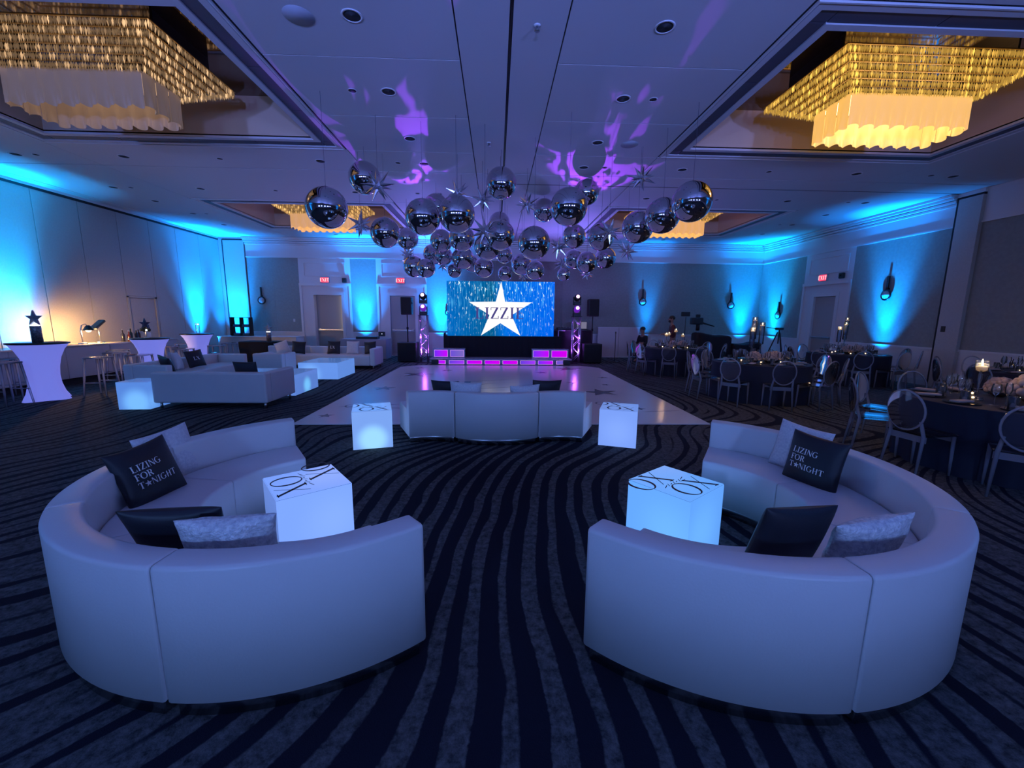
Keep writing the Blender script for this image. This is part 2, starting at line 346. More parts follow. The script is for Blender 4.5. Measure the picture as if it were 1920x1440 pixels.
M_mirror = mat('bronze_mirror', (.22, .19, .18), .06, 1.0)
M_grille = mat('slot_grille', (.075, .07, .095), .6)
M_coffer = mat('coffer_warm_glow', (.60, .45, .33), .6)  # warm chandelier light on the coffer walls put into their colour
def ring(x0, x1, y0, y1, w, z0, z1, mb=None):
    mb = mb or MB()
    mb.box(x0, x1, y0, y0+w, z0, z1); mb.box(x0, x1, y1-w, y1, z0, z1); mb.box(x0, x0+w, y0+w, y1-w, z0, z1); mb.box(x1-w, x1, y0+w, y1-w, z0, z1); return mb
def build_coffer(idx, x0, x1, y0, y1):
    root = sroot('trim_%d' % idx, ((x0+x1)/2, (y0+y1)/2, ZC)); cx, cy = (x0+x1)/2, (y0+y1)/2
    X0, X1, Y0, Y1 = x0-cx, x1-cx, y0-cy, y1-cy
    put('outer_groove', ring(X0, X1, Y0, Y1, .025, .012, .03), M_gap, root)
    put('outer_bead', ring(X0+.025, X1-.025, Y0+.025, Y1-.025, .02, -.012, .03), M_trim, root)
    put('outer_groove', ring(X0+.045, X1-.045, Y0+.045, Y1-.045, .015, .012, .03), M_gap, root)
    put('outer_band', ring(X0+.06, X1-.06, Y0+.06, Y1-.06, .08, -.004, .03), M_ceil, root)
    put('inner_band', ring(X0+.33, X1-.33, Y0+.33, Y1-.33, .09, -.004, .05), M_ceil, root)
    a, b = .14, .33
    def seg(x0, x1, y0, y1): put('grille', MB().box(x0+.006, x1-.006, y0+.006, y1-.006, .01, .03), M_grille, root)
    n = 4; L = (X1-X0-2*b)/n
    for yy in ((Y0+a, Y0+b), (Y1-b, Y1-a)):
        for k in range(n): seg(X0+b+k*L, X0+b+(k+1)*L, *yy)
        seg(X0+a, X0+b, *yy); seg(X1-b, X1-a, *yy)
    n = 3; L = (Y1-Y0-2*b)/n
    for xx in ((X0+a, X0+b), (X1-b, X1-a)):
        for k in range(n): seg(*xx, Y0+b+k*L, Y0+b+(k+1)*L)
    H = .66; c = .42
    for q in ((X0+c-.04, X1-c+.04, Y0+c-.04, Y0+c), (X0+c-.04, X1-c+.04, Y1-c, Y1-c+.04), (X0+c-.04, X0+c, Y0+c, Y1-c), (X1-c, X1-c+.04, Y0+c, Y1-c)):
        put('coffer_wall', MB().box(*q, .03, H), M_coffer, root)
    put('mirror', MB().box(X0+c-.04, X1-c+.04, Y0+c-.04, Y1-c+.04, H, H+.03), M_mirror, root)
    put('coffer_lid', MB().box(X0, X1, Y0, Y1, .03, .05) if False else ring(X0, X1, Y0, Y1, c-.04, .031, .06), M_gap, root)
k = 3
for yy in COFY:
    for xx in COFX: build_coffer(k, *xx, *yy); k += 1

# ---- back wall
Z1, Z2 = .97, 3.87
def build_back():
    root = sroot('wall_back')
    bays = [(-7.9, -5.86, -7.365, -6.26), (-4.84, -2.83, -4.325, -3.32)]
    xs = [-9.9] + [v for b in bays for v in (b[0], b[1])] + [XR]
    put('wall_core', MB().box(XL-.2, XR+.2, YB+.3, YB+.4, 0, ZC+.1), M_white, root)
    for i in range(0, len(xs), 2):
        x0, x1 = xs[i], xs[i+1]
        if x0 > -3:   # long run: drops of wallcovering 1.37 m wide
            n = 10; e = [x0+(x1-x0)*k/n for k in range(n+1)]
        else: e = [x0, x1] if x1-x0 < 1.5 else [x0, (x0+x1)/2, x1]
        for a, b in zip(e, e[1:]): put('wallcovering', MB().box(a+.001, b-.001, YB, YB+.02, Z1, Z2), M_paper, root)
        put('wall_infill', MB().box(x0, x1, YB+.02, YB+.3, 0, Z2), M_white, root)
        put('wainscot', MB().box(x0, x1, YB-.004, YB+.02, .14, Z1-.03), M_trim, root)
        n = max(1, int((x1-x0)/1.1)); d = (x1-x0)/n
        for k in range(n): put('raised_frame', ring(0, d-.24, 0, Z1-.36, .03, 0, .015).xf(Matrix(((1, 0, 0, x0+k*d+.12), (0, 0, -1, YB-.004), (0, 1, 0, .26), (0, 0, 0, 1)))), M_trim, root)
        put('chair_rail', MB().box(x0, x1, YB-.035, YB, Z1-.05, Z1), M_trim, root)
        put('baseboard', MB().box(x0, x1, YB-.02, YB, 0, .14), M_trim, root)
    put('frieze', MB().box(-9.9, XR, YB-.005, YB+.3, Z2, ZC+.03), M_white, root)
    put('picture_rail', MB().box(-9.9, XR, YB-.03, YB-.004, Z2, Z2+.035), M_trim, root)
    for z, d in ((4.36, .05), (4.43, .10), (4.50, .16), (4.56, .24)): put('crown', MB().box(-9.9, XR, YB-d, YB-.004, z, z+.05), M_trim, root)
    for bi, (x0, x1, dx0, dx1) in enumerate(bays):
        zt = 2.44
        put('door_surround', MB().box(x0, dx0, YB, YB+.3, 0, Z2).box(dx1, x1, YB, YB+.3, 0, Z2).box(dx0, dx1, YB, YB+.3, zt, Z2), M_white, root)
        put('casing', MB().box(x0, x0+.09, YB-.04, YB-.001, 0, 2.80).box(x1-.09, x1, YB-.04, YB-.001, 0, 2.80).box(x0, x1, YB-.055, YB-.001, 2.80, 2.90), M_trim, root)
        put('casing', MB().box(dx0-.12, dx0, YB-.03, YB-.001, 0, zt).box(dx1, dx1+.12, YB-.03, YB-.001, 0, zt).box(dx0-.12, dx1+.12, YB-.03, YB-.001, zt, zt+.12), M_trim, root)
        put('over_panel', ring(0, x1-x0-.4, 0, .55, .035, 0, .02).xf(Matrix(((1, 0, 0, x0+.2), (0, 0, -1, YB-.001), (0, 1, 0, 3.17), (0, 0, 0, 1)))), M_trim, root)
        d = sroot('door_%d' % (bi+1), ((dx0+dx1)/2, YB+(.22 if bi == 0 else .05), 0)); w = (dx1-dx0)/2
        put('leaf', MB().box(-w+.01, w-.01, 0, .05, .02, zt-.01), M_door, d)
        put('kick_plate', MB().box(-w+.04, w-.04, -.006, 0, .1, .98), mat('kick_plate', (.36, .33, .30), .5), d)
        pb = put('push_bar', MB().rbox(-w+.06, w-.06, -.09, -.05, 1.02, 1.08, .012), M_steel, d)
        put('bar_bracket', MB().box(-w+.06, -w+.14, -.05, 0, 1.0, 1.1).box(w-.14, w-.06, -.05, 0, 1.0, 1.1), M_steel, pb)
    tag(put('jamb_fill_strip', MB().box(-.012, 0, -.03, .03, 1.05, 2.42), emit_mat('jamb_glow', (1, .84, .52), 2.2), None, (-6.262, YB+.15, 0)), 'added narrow warm strip that brightens the leaf of the first exit doorway', 'light strip')  # strip added to give the door leaf its warm glow
    # storage-pocket leaf of the folding wall in the corner
    put('pocket_leaf', MB().box(-10.72, -9.93, YB-.05, YB+.25, 0, 4.5), M_part, root)
    put('pocket_gap', MB().box(-10.78, -10.72, YB-.01, YB+.2, 0, 4.5).box(-10.75, -9.9, YB-.03, YB+.2, 4.5, 4.56), M_gap, root)
    put('pocket_stile', MB().box(XL, -10.78, YB-.04, YB+.2, 0, 4.55), M_part, root)
    put('wall_top', MB().box(XL-.2, -9.9, YB-.02, YB+.3, 4.56, ZC+.1), M_white, root)
build_back()

# ---- left wall: full-height folding partition panels
def build_left():
    root = sroot('wall_left'); W = 1.105; y = 10.68-15*W
    put('wall_core', MB().box(XL-.3, XL-.2, YR, YB+.3, 0, ZC+.1), M_gap, root)
    while y < YB-.2:
        y1 = min(y+W, YB-.01)
        if abs(y-12.89) < .1:
            put('panel', MB().box(XL-.1, XL, y+.008, y1-.008, 2.16, 4.5), M_part, root)
        else: put('panel', MB().box(XL-.1, XL, y+.008, y1-.008, .03, 4.5), M_part, root)
        y += W
    put('track', MB().box(XL-.1, XL+.02, YR, YB-.05, 4.5, 4.56), M_gap, root)
    put('bulkhead', MB().box(XL-.2, XL+.03, YR, YB-.05, 4.56, ZC+.03), M_white, root)
    put('header_bead', MB().box(XL+.32, XL+.36, YR, YB-.3, ZC-.012, ZC+.005), M_trim, root)
    d = sroot('door_4', (XL, 13.44, 0))
    put('leaf', MB().box(-.09, -.02, -.462, .462, .02, 2.09), M_part, d)
    put('frame', MB().box(-.09, .006, -.545, -.475, 0, 2.15).box(-.09, .006, .475, .545, 0, 2.15).box(-.09, .006, -.545, .545, 2.105, 2.155), M_part, d)
    put('reveal', MB().box(-.095, -.03, -.475, -.462, 0, 2.11).box(-.095, -.03, .462, .475, 0, 2.11).box(-.095, -.03, -.47, .47, 2.09, 2.105), M_gap, d)
    put('handle', MB().rbox(.0, .06, -.43, -.36, 1.02, 1.08, .01), M_steel, d)
build_left()

# ---- right wall
def build_right():
    root = sroot('wall_right')
    put('wall_core', MB().box(XR+.3, XR+.4, YR, YB+.3, 0, ZC+.1), M_white, root)
    y0d, y1d, a, b = 12.83, 14.88, 13.36, 14.30
    runs = [(YR, 9.50), (10.06, y0d), (y1d, YB)]
    for y0, y1 in runs:
        n = max(1, round((y1-y0)/1.37)); e = [y0+(y1-y0)*k/n for k in range(n+1)]
        for p, q in zip(e, e[1:]): put('wallcovering', MB().box(XR, XR+.02, p+.001, q-.001, Z1, Z2), M_paper, root)
        put('wall_infill', MB().box(XR+.02, XR+.3, y0, y1, 0, Z2), M_white, root)
        put('wainscot', MB().box(XR-.004, XR+.02, y0, y1, .14, Z1-.03), M_trim, root)
        put('chair_rail', MB().box(XR-.035, XR, y0, y1, Z1-.05, Z1), M_trim, root)
        put('baseboard', MB().box(XR-.02, XR, y0, y1, 0, .14), M_trim, root)
    put('frieze', MB().box(XR-.005, XR+.3, YR, 9.5, Z2, ZC+.03).box(XR-.005, XR+.3, 10.06, YB, Z2, ZC+.03), M_white, root)
    put('picture_rail', MB().box(XR-.03, XR-.004, YR, 9.5, Z2, Z2+.035).box(XR-.03, XR-.004, 10.06, YB, Z2, Z2+.035), M_trim, root)
    for z, d in ((4.36, .05), (4.43, .10), (4.50, .16), (4.56, .24)): put('crown', MB().box(XR-d, XR-.004, 10.06, YB, z, z+.05), M_trim, root)
    put('door_surround', MB().box(XR, XR+.3, y0d, a, 0, Z2).box(XR, XR+.3, b, y1d, 0, Z2).box(XR, XR+.3, a, b, 2.42, Z2), M_white, root)
    put('casing', MB().box(XR-.04, XR-.001, y0d, y0d+.09, 0, 2.80).box(XR-.04, XR-.001, y1d-.09, y1d, 0, 2.80).box(XR-.055, XR-.001, y0d, y1d, 2.80, 2.90), M_trim, root)
    put('casing', MB().box(XR-.03, XR-.001, a-.12, a, 0, 2.42).box(XR-.03, XR-.001, b, b+.12, 0, 2.42).box(XR-.03, XR-.001, a-.12, b+.12, 2.42, 2.54), M_trim, root)
    put('over_panel', ring(0, y1d-y0d-.4, 0, .55, .035, 0, .02).xf(Matrix(((0, 0, -1, XR-.001), (1, 0, 0, y0d+.2), (0, 1, 0, 3.17), (0, 0, 0, 1)))), M_trim, root)
    d = sroot('door_3', (XR+.05, (a+b)/2, 0)); w = (b-a)/2
    put('leaf', MB().box(0, .05, -w+.01, w-.01, .02, 2.41), M_door, d)
    put('kick_plate', MB().box(-.006, 0, -w+.04, w-.04, .1, .98), MATS['kick_plate'], d)
    put('push_bar', MB().rbox(-.09, -.05, -w+.06, w-.06, 1.02, 1.08, .012), M_steel, d)
    # folding-wall pocket leaf with its black reveal
    put('pocket_leaf', MB().box(XR-.09, XR+.2, 9.5, 10.0, 0, 4.48), M_part, root)
    put('pocket_gap', MB().box(XR-.07, XR+.2, 10.0, 10.06, 0, 4.53).box(XR-.075, XR+.2, 9.5, 10.06, 4.48, 4.53), M_gap, root)
    put('wall_top', MB().box(XR-.06, XR+.3, 9.5, 10.06, 4.53, ZC+.03), M_white, root)
build_right()
def build_rear():
    root = sroot('wall_rear')
    put('wall_core', MB().box(XL-.2, XR+.3, YR-.2, YR, 0, ZC+.1), M_white, root)
    put('chair_rail', MB().box(XL, XR, YR, YR+.035, Z1-.05, Z1), M_trim, root)
    put('baseboard', MB().box(XL, XR, YR, YR+.02, 0, .14), M_trim, root)
build_rear()

# ---- fittings in the ceiling
def build_downlights():
    t0 = None
    spots = [(-1.46,4.76),(-1.46,6.19),(-1.94,6.19,.6),(-1.48,7.68),(-1.44,8.85),(-1.95,8.84,.6),(-3.45,8.84),(-5.37,8.84,.6),(-7.17,8.84),(-8.8,8.85,.6),(-9.17,8.85),(-9.18,10.9),(-8.77,10.9,.6),(-7.12,10.87),(-9.15,12.1),(-9.12,13.46),(-8.73,13.46,.6),(-9.18,14.99),(-5.37,10.9,.6),(-3.45,10.9),(-1.44,10.9),(-1.95,10.9,.6),
             (1.73,4.76),(1.73,6.19),(2.15,6.19,.6),(1.73,7.65),(1.74,8.85),(2.16,8.84,.6),(3.75,8.85),(5.55,8.85,.6),(7.4,8.85),(9.0,8.85,.6),(9.5,8.87),(3.76,10.92),(5.57,10.92,.6),(7.4,10.9),(9.45,10.9),(9.0,10.9,.6),(1.74,10.9),(9.45,12.2),(9.4,13.5),(9.0,13.5,.6),(9.4,15.0),(-3.0,16.4),(-6.0,16.4),(3.4,16.4),(6.4,16.4)]
    for s in spots:
        x, y = s[0], s[1]; sc = s[2] if len(s) > 2 else 1.0
        if t0 is None:
            t0 = thing('recessed_downlight', 'unlit recessed downlight with dark reflector set in the white ceiling', 'downlight', (x, y, ZC), 0, 'recessed downlights in the ceiling')
            put('trim_ring', MB().lathe([(.105, -.001), (.105, -.006), (.085, -.008), (.085, -.001)], 20, cap=False), M_white, t0)
            put('reflector', MB().lathe([(.085, -.003), (.03, -.001)], 20), M_gap, t0)
        else: dup(t0, (x, y, ZC), 0, scale=None if sc == 1 else sc)
    for x, y, l in ((-2.0, 4.79, 'round perforated ceiling speaker grille beside a large downlight'), (2.3, 7.69, 'round perforated ceiling speaker grille within the purple light pattern')):
        t = thing('ceiling_speaker', l, 'speaker', (x, y, ZC))
        put('grille', MB().lathe([(.15, -.001), (.15, -.006), (.0, -.01)], 28), mat('speaker_grille', (.40, .41, .46), .7), t)
    for x, y, l in ((.41, 4.8, 'small white sprinkler head near the dark ceiling track'), (-.14, 7.76, 'small sprinkler head on the ceiling above the first hanging balloons')):
        t = thing('sprinkler', l, 'sprinkler', (x, y, ZC))
        put('escutcheon', MB().lathe([(.035, -.001), (.035, -.006), (.02, -.012)], 14), M_white, t)
        put('head', MB().lathe([(.012, -.012), (.012, -.05), (.03, -.052), (.03, -.056)], 10), M_steel, t)
build_downlights()

# ---- wall sconces and exit signs
M_bronze = mat('dark_bronze', (.03, .028, .03), .4, .7)
M_opal = mat('opal_glass', (.5, .52, .55), .3)
def sconce(loc, rz, label):
    t = thing('wall_sconce', label, 'sconce', loc, rz)
    put('bar', MB().rbox(-.03, .03, -.06, -.02, -.12, .42, .008), M_bronze, t)
    put('backplate', MB().rbox(-.05, .05, -.02, 0, -.1, .1, .006), M_bronze, t)
    R = .135; put('ring', MB().tube([(R*math.cos(2*PI*k/24), -.05, R*math.sin(2*PI*k/24)-.1) for k in range(24)], .024, 8, closed=True), M_bronze, t)
    put('glass_disc', MB().lathe([(.0, -.02), (.11, -.012), (.11, .012), (.0, .02)], 24).xf(Matrix.Translation((0, -.055, -.1)) @ Matrix.Rotation(PI/2, 4, 'X')), M_opal, t)
sconce((-9.41, YB, 2.3), 0, 'ring wall sconce on grey wallcovering beside the lit doorway')
sconce((-1.95, YB, 1.9), 0, 'ring wall sconce between the light tower and the video screen')
sconce((6.06, YB, 2.4), 0, 'ring wall sconce over the low white partition by the wall')
sconce((9.8, YB, 2.3), 0, 'ring wall sconce above the black draped gear on the wall')
sconce((XR, 16.05, 1.9), PI/2*-1, 'ring wall sconce on the side wall between room corner and door')
sconce((XR, 11.57, 2.45), PI/2*-1, 'ring wall sconce lit blue between side door and folding wall leaf')
M_red = emit_mat('exit_red', (1, .05, .12), 1.6)
M_redl = emit_mat('exit_letter', (1, .62, .62), 1.5)
def exit_sign(loc, rz, label):
    t = thing('exit_sign', label, 'sign', loc, rz)
    put('housing', MB().rbox(-.17, .17, -.07, 0, -.11, .11, .01), mat('sign_housing', (.5, .5, .5), .5), t)
    f = put('face', MB().box(-.155, .155, -.075, -.07, -.095, .095), M_red, t)
    pol, x = words('EXIT', .12); pol = [[(a-x/2, b-.06) for a, b in p] for p in pol]
    put('lettering', flat_letters(pol, lambda a, b: (a, -.077, b)), M_redl, f)
exit_sign((-6.865, YB, 3.03), 0, 'red EXIT sign above the doorway lit from inside')
exit_sign((-3.863, YB, 3.04), 0, 'red EXIT sign above the doorway behind the pole speaker')
exit_sign((XR, 13.96, 3.04), -PI/2, 'red EXIT sign above the side wall door')
for loc, rz, l in (((-6.1, YB, 3.02), 0, 'small black camera box beside the EXIT sign over the lit doorway'), ((XR, 13.2, 3.04), -PI/2, 'small black camera box beside the side door EXIT sign')):
    t = thing('camera_box', l, 'camera', loc, rz)
    put('body', MB().rbox(-.08, .08, -.1, 0, -.09, .09, .02), M_black, t); put('lens', MB().lathe([(.035, 0), (.035, .03), (.02, .035)], 14).xf(Matrix.Translation((0, -.1, 0)) @ Matrix.Rotation(PI/2, 4, 'X')), M_blackm, t)
tag(put('switch_plate', MB().rbox(-.04, .04, -.012, 0, -.06, .06, .004), M_white, None, (-8.2, YB, 1.42)), 'white switch plate on grey wallcovering left of the door casing', 'switch')
tag(put('switch_plate', MB().rbox(-.012, 0, -.05, .05, -.07, .07, .004), M_black, None, (XR-.09, 9.86, 1.45)), 'black switch plate on the folding wall leaf', 'switch')
# ================================================================ sofas, pillows, glow cubes, dance floor
M_leather = mat('white_leather', (.70, .70, .72), .42, noise=(3, (.66, .66, .69), .5), bump=(90, .08))
M_chrome = mat('chrome_plinth', (.5, .51, .54), .25, 1.0)
def sweep(prof, a0, a1, n=16, inset=.012, rmid=1.0):
    """closed (r, z) profile swept about the z axis, rounded at both ends"""
    mb = MB(); c = (sum(p[0] for p in prof)/len(prof), sum(p[1] for p in prof)/len(prof)); da = inset/rmid
    st = [(a0, .035), (a0+da*.35, .010), (a0+da, 0)] + [(a0+da+(a1-a0-2*da)*i/n, 0) for i in range(1, n)] + [(a1-da, 0), (a1-da*.35, .010), (a1, .035)]
    m = len(prof); v = []; f = []
    w = max(p[0] for p in prof)-min(p[0] for p in prof); h = max(p[1] for p in prof)-min(p[1] for p in prof)
    for a, k in st:
        for r, z in prof:
            kr, kz = min(.5, k*.35/w), min(.5, k*.35/h)
            rr = r+(c[0]-r)*kr; zz = z+(c[1]-z)*kz
            v.append((rr*math.cos(a), rr*math.sin(a), zz))
    for i in range(len(st)-1):
        for k in range(m):
            k2 = (k+1) % m; f.append((i*m+k, i*m+k2, (i+1)*m+k2, (i+1)*m+k))
    f.append(tuple(range(m-1, -1, -1))); f.append(tuple((len(st)-1)*m+k for k in range(m)))
    mb.add(v, f, False); mb.sm = [len(q) == 4 for q in mb.f]; return mb
def rrect(r0, r1, z0, z1, c=.02, top=True):
    k = c*.3
    return [(r0, z0), (r1, z0), (r1, z1-c), (r1-k, z1-k), (r1-c, z1), (r0+c, z1), (r0+k, z1-k), (r0, z1-c)]
RI, RO, ZS, ZT, ZP = .72, 1.33, .445, .68, .075
def sofa_module(center, amid, span, label, back_out=True, group=None, ro=RO):
    a = math.radians(amid); h = math.radians(span)/2-.002; rm = 1.05
    t = thing('sofa_section', label, 'sofa', (center[0]+rm*math.cos(a), center[1]+rm*math.sin(a), 0), a, group)
    T = Matrix.Translation((-rm, 0, 0))
    if back_out: bp, sp = rrect(ro-.15, ro, ZP, ZT, .018), rrect(RI, ro-.153, ZP, ZS, .02)
    else: bp, sp = rrect(RI, RI+.125, ZP, ZT, .022), rrect(RI+.128, ro, ZP, ZS, .02)
    put('backrest', sweep(bp, -h, h).xf(T), M_leather, t)
    put('seat', sweep(sp, -h, h).xf(T), M_leather, t)
    put('plinth', sweep(rrect(RI+.02, ro-.018, 0, ZP-.002, .004), -h+.02, h-.02, inset=.004).xf(T), M_chrome, t)
    return t
CL, CR = (-1.21, 2.84), (1.38, 2.74)
for am, l in ((287.6, 'curved white leather sofa section behind the crushed silver pillow, ring on the bar side'),
              (240.9, 'curved white leather sofa section holding the blank black pillow, ring on the bar side'),
              (194.1, 'curved white leather sofa section where the lettered black pillow leans, ring on the bar side'),
              (147.4, 'curved white leather sofa section ending by the dance floor corner, ring on the bar side')):
    sofa_module(CL, am, 46.75, l)
for am, l in ((-111, 'curved white leather sofa section behind the tilted black pillow, ring by the dining tables'),
              (-63, 'curved white leather sofa section beside the crumpled white pillow, ring by the dining tables'),
              (-15, 'curved white leather sofa section with upright black lettered pillow, ring by the dining tables'),
              (33, 'curved white leather sofa section ending at the dance floor corner, ring by the dining tables')):
    sofa_module(CR, am, 48, l, ro=1.35)
CM = (.01, 6.49)
sofa_module(CM, -90, 48.5, 'outward curved middle section of white serpentine sofa facing the dance floor')
for s, l in ((-1, 'inward curved end section of white serpentine sofa beside the glow cube with bright base'), (1, 'inward curved end section of white serpentine sofa beside the evenly lit glow cube')):
    aj = math.radians(-90+s*24.6)
    c = (CM[0]+(RO+RI)*math.cos(aj), CM[1]+(RO+RI)*math.sin(aj))
    sofa_module(c, math.degrees(aj)+180+(-24.3*s)*-1*-1 if False else math.degrees(aj)+180-s*24.4, 48, l, back_out=False)

# ---- pillows
def pillow_t(x, y, a, T): 
    u, v = min(1, abs(x/a)), min(1, abs(y/a)); return T*((1-u*u)*(1-v*v))**.42
def pillow_mesh(s, T=.075, asp=1.0, wr=0.0, seed=0):
    a, b = s/2, s*asp/2; n = 18; mb = MB(); rnd = random.Random(seed)
    ph = [rnd.uniform(0, 6) for _ in range(6)]
    for sg in (1, -1):
        v = []; f = []
        for j in range(n+1):
            for i in range(n+1):
                u, w = -1+2*i/n, -1+2*j/n
                u, w = math.sin(u*PI/2), math.sin(w*PI/2)
                x = a*u*(1-.07*(1-w*w)); y = b*w*(1-.07*(1-u*u))
                z = T*max(0, (1-u*u)*(1-w*w))**.42
                if wr: z *= 1+wr*(math.sin(9*u+ph[0]+3*w)+math.sin(7*w+ph[1]-4*u)+math.sin(13*u*w+ph[2]))
                v.append((x, y, sg*z))
        for j in range(n):
            for i in range(n):
                q = (j*(n+1)+i, j*(n+1)+i+1, (j+1)*(n+1)+i+1, (j+1)*(n+1)+i); f.append(q if sg > 0 else q[::-1])
        mb.add(v, f, True)
    return mb
def pose(c, az, tilt, roll):
    az, tilt, roll = map(math.radians, (az, tilt, roll))
    n = Vector((math.cos(az)*math.cos(tilt), math.sin(az)*math.cos(tilt), math.sin(tilt)))
    r = Vector((-math.sin(az), math.cos(az), 0)); u = n.cross(r)
    if u.z < 0: u = -u
    rt = u.cross(n); cc, ss = math.cos(roll), math.sin(roll)
    R2, U2 = cc*rt+ss*u, -ss*rt+cc*u
    m = Matrix((R2, U2, n)).transposed().to_4x4(); m.translation = c; return m
M_pblack = mat('black_satin', (.010, .011, .02), .5, bump=(60, .1))
M_pwhite = mat('white_sparkle_cloth', (.72, .72, .76), .4, noise=(60, (.55, .55, .62), .8), bump=(120, .4))
M_psilver = mat('crushed_silver_cloth', (.80, .80, .83), .35, .12, noise=(45, (.50, .51, .58), .9), bump=(70, .9))
M_print = mat('white_print', (.80, .80, .82), .5)
def lettering(s, T, which, k=1.0):
    P = []
    h = s*.105*k
    if which == 'full':
        for i, w in enumerate(('LIZING', 'FOR', 'T*NIGHT')):
            q, x = words(w, h, -s*.33, s*.10-i*h*1.35, .03); P += q
    elif which == 'first': P += words('LIZING', h, -s*.05, -s*.36, .03)[0]
    elif which == 'lx': P += words('LX', s*.2, -s*.2, -s*.1, .1)[0]
    return flat_letters(P, lambda x, y: (x, y, pillow_t(x, y, s/2, T)+.004))
def pillow(name, c, az, tilt, roll, s, label, m, txt=None, asp=1.0, T=.07, wr=0.0, seed=0, flip=False):
    o = put(name, pillow_mesh(s, T, asp, wr, seed), m); o.matrix_world = pose(c, az, tilt, roll)
    tag(o, label, 'pillow')
    if txt:
        l = put('lettering', lettering(s, T, txt), M_print, o)
        if flip: l.rotation_euler = (0, PI, 0)
    return o
pillow('black_pillow', (-2.30, 2.70, .610), -10, 17, 5, .40, 'black pillow lettered LIZING FOR TONIGHT in white on the bar side sofa ring', M_pblack, 'full')
pillow('white_pillow', (-2.44, 3.06, .607), -18, 12, 6, .39, 'plain white pillow tucked behind the lettered black pillow on the bar side sofa ring', M_pwhite)
pillow('silver_pillow', (-1.23, 1.84, .592), 104, 20, 3, .40, 'crushed silver velvet pillow lying against the bar side sofa ring', M_psilver, None, .85, wr=.06, seed=3)
pillow('black_pillow', (-1.52, 1.93, .590), 101, 30, 4, .41, 'blank black pillow half hidden by the crushed silver pillow', M_pblack)
pillow('white_pillow', (2.45, 3.13, .615), -155, 13, -5, .40, 'plain white pillow behind the upright black lettered pillow by the dining tables', M_pwhite)
pillow('black_pillow', (2.36, 2.86, .605), -161, 11, -2, .40, 'upright black pillow lettered LIZING FOR TONIGHT nearest the clear chairs', M_pblack, 'full')
pillow('black_pillow', (1.40, 1.80, .605), 99, 16, 3, .40, 'tilted black pillow with only faint LIZING showing at its lower edge', M_pblack, 'first', flip=True)
pillow('silver_pillow', (1.79, 1.80, .585), 95, 22, -10, .38, 'crumpled white silver pillow beside the tilted black pillow', M_psilver, None, .88, wr=.07, seed=9)
# on the serpentine sofa, seen over its back
pillow('black_pillow', (-.68, 5.62, .60), 75, 18, 0, .40, 'black pillow peeking over the serpentine sofa back near the glow cube with bright base', M_pblack)
pillow('white_pillow', (-.40, 5.43, .60), 85, 15, 2, .42, 'white pillow over the serpentine sofa back beside the big dance floor lettering', M_pwhite)
pillow('white_pillow', (.38, 5.43, .575), 95, 18, -3, .40, 'low white pillow over the serpentine sofa back leaning on a black one', M_pwhite)
pillow('black_pillow', (.68, 5.62, .60), 102, 15, 2, .42, 'black pillow with pointed corners over the serpentine sofa back', M_pblack)

# ---- glow cubes and low tables
def glow_mat(name, col, base, hot, led, hotcol, rad):
    m = bpy.data.materials.new(name); m.use_nodes = True; nt = m.node_tree; nt.nodes.remove(nt.nodes['Principled BSDF'])
    tc = nt.nodes.new('ShaderNodeTexCoord'); d = nt.nodes.new('ShaderNodeVectorMath'); d.operation = 'DISTANCE'; d.inputs[1].default_value = led
    nt.links.new(tc.outputs['Object'], d.inputs[0])
    mr = nt.nodes.new('ShaderNodeMapRange'); mr.interpolation_type = 'SMOOTHERSTEP'; mr.inputs[1].default_value = rad[0]; mr.inputs[2].default_value = rad[1]; mr.inputs[3].default_value = 1; mr.inputs[4].default_value = 0
    nt.links.new(d.outputs['Value'], mr.inputs[0])
    mx = nt.nodes.new('ShaderNodeMix'); mx.data_type = 'RGBA'; mx.inputs[6].default_value = (*[c*base for c in col], 1); mx.inputs[7].default_value = (*[c*hot for c in hotcol], 1)
    nt.links.new(mr.outputs[0], mx.inputs[0])
    e = nt.nodes.new('ShaderNodeEmission'); nt.links.new(mx.outputs[2], e.inputs[0]); e.inputs[1].default_value = 1
    g = nt.nodes.new('ShaderNodeBsdfGlossy'); g.inputs['Roughness'].default_value = .12
    fr = nt.nodes.new('ShaderNodeFresnel'); fr.inputs[0].default_value = 1.4
    ad = nt.nodes.new('ShaderNodeMixShader'); nt.links.new(fr.outputs[0], ad.inputs[0]); nt.links.new(e.outputs[0], ad.inputs[1]); nt.links.new(g.outputs[0], ad.inputs[2])
    nt.links.new(ad.outputs[0], nt.nodes['Material Output'].inputs[0]); return m
M_ink = mat('navy_print', (.012, .012, .035), .4)
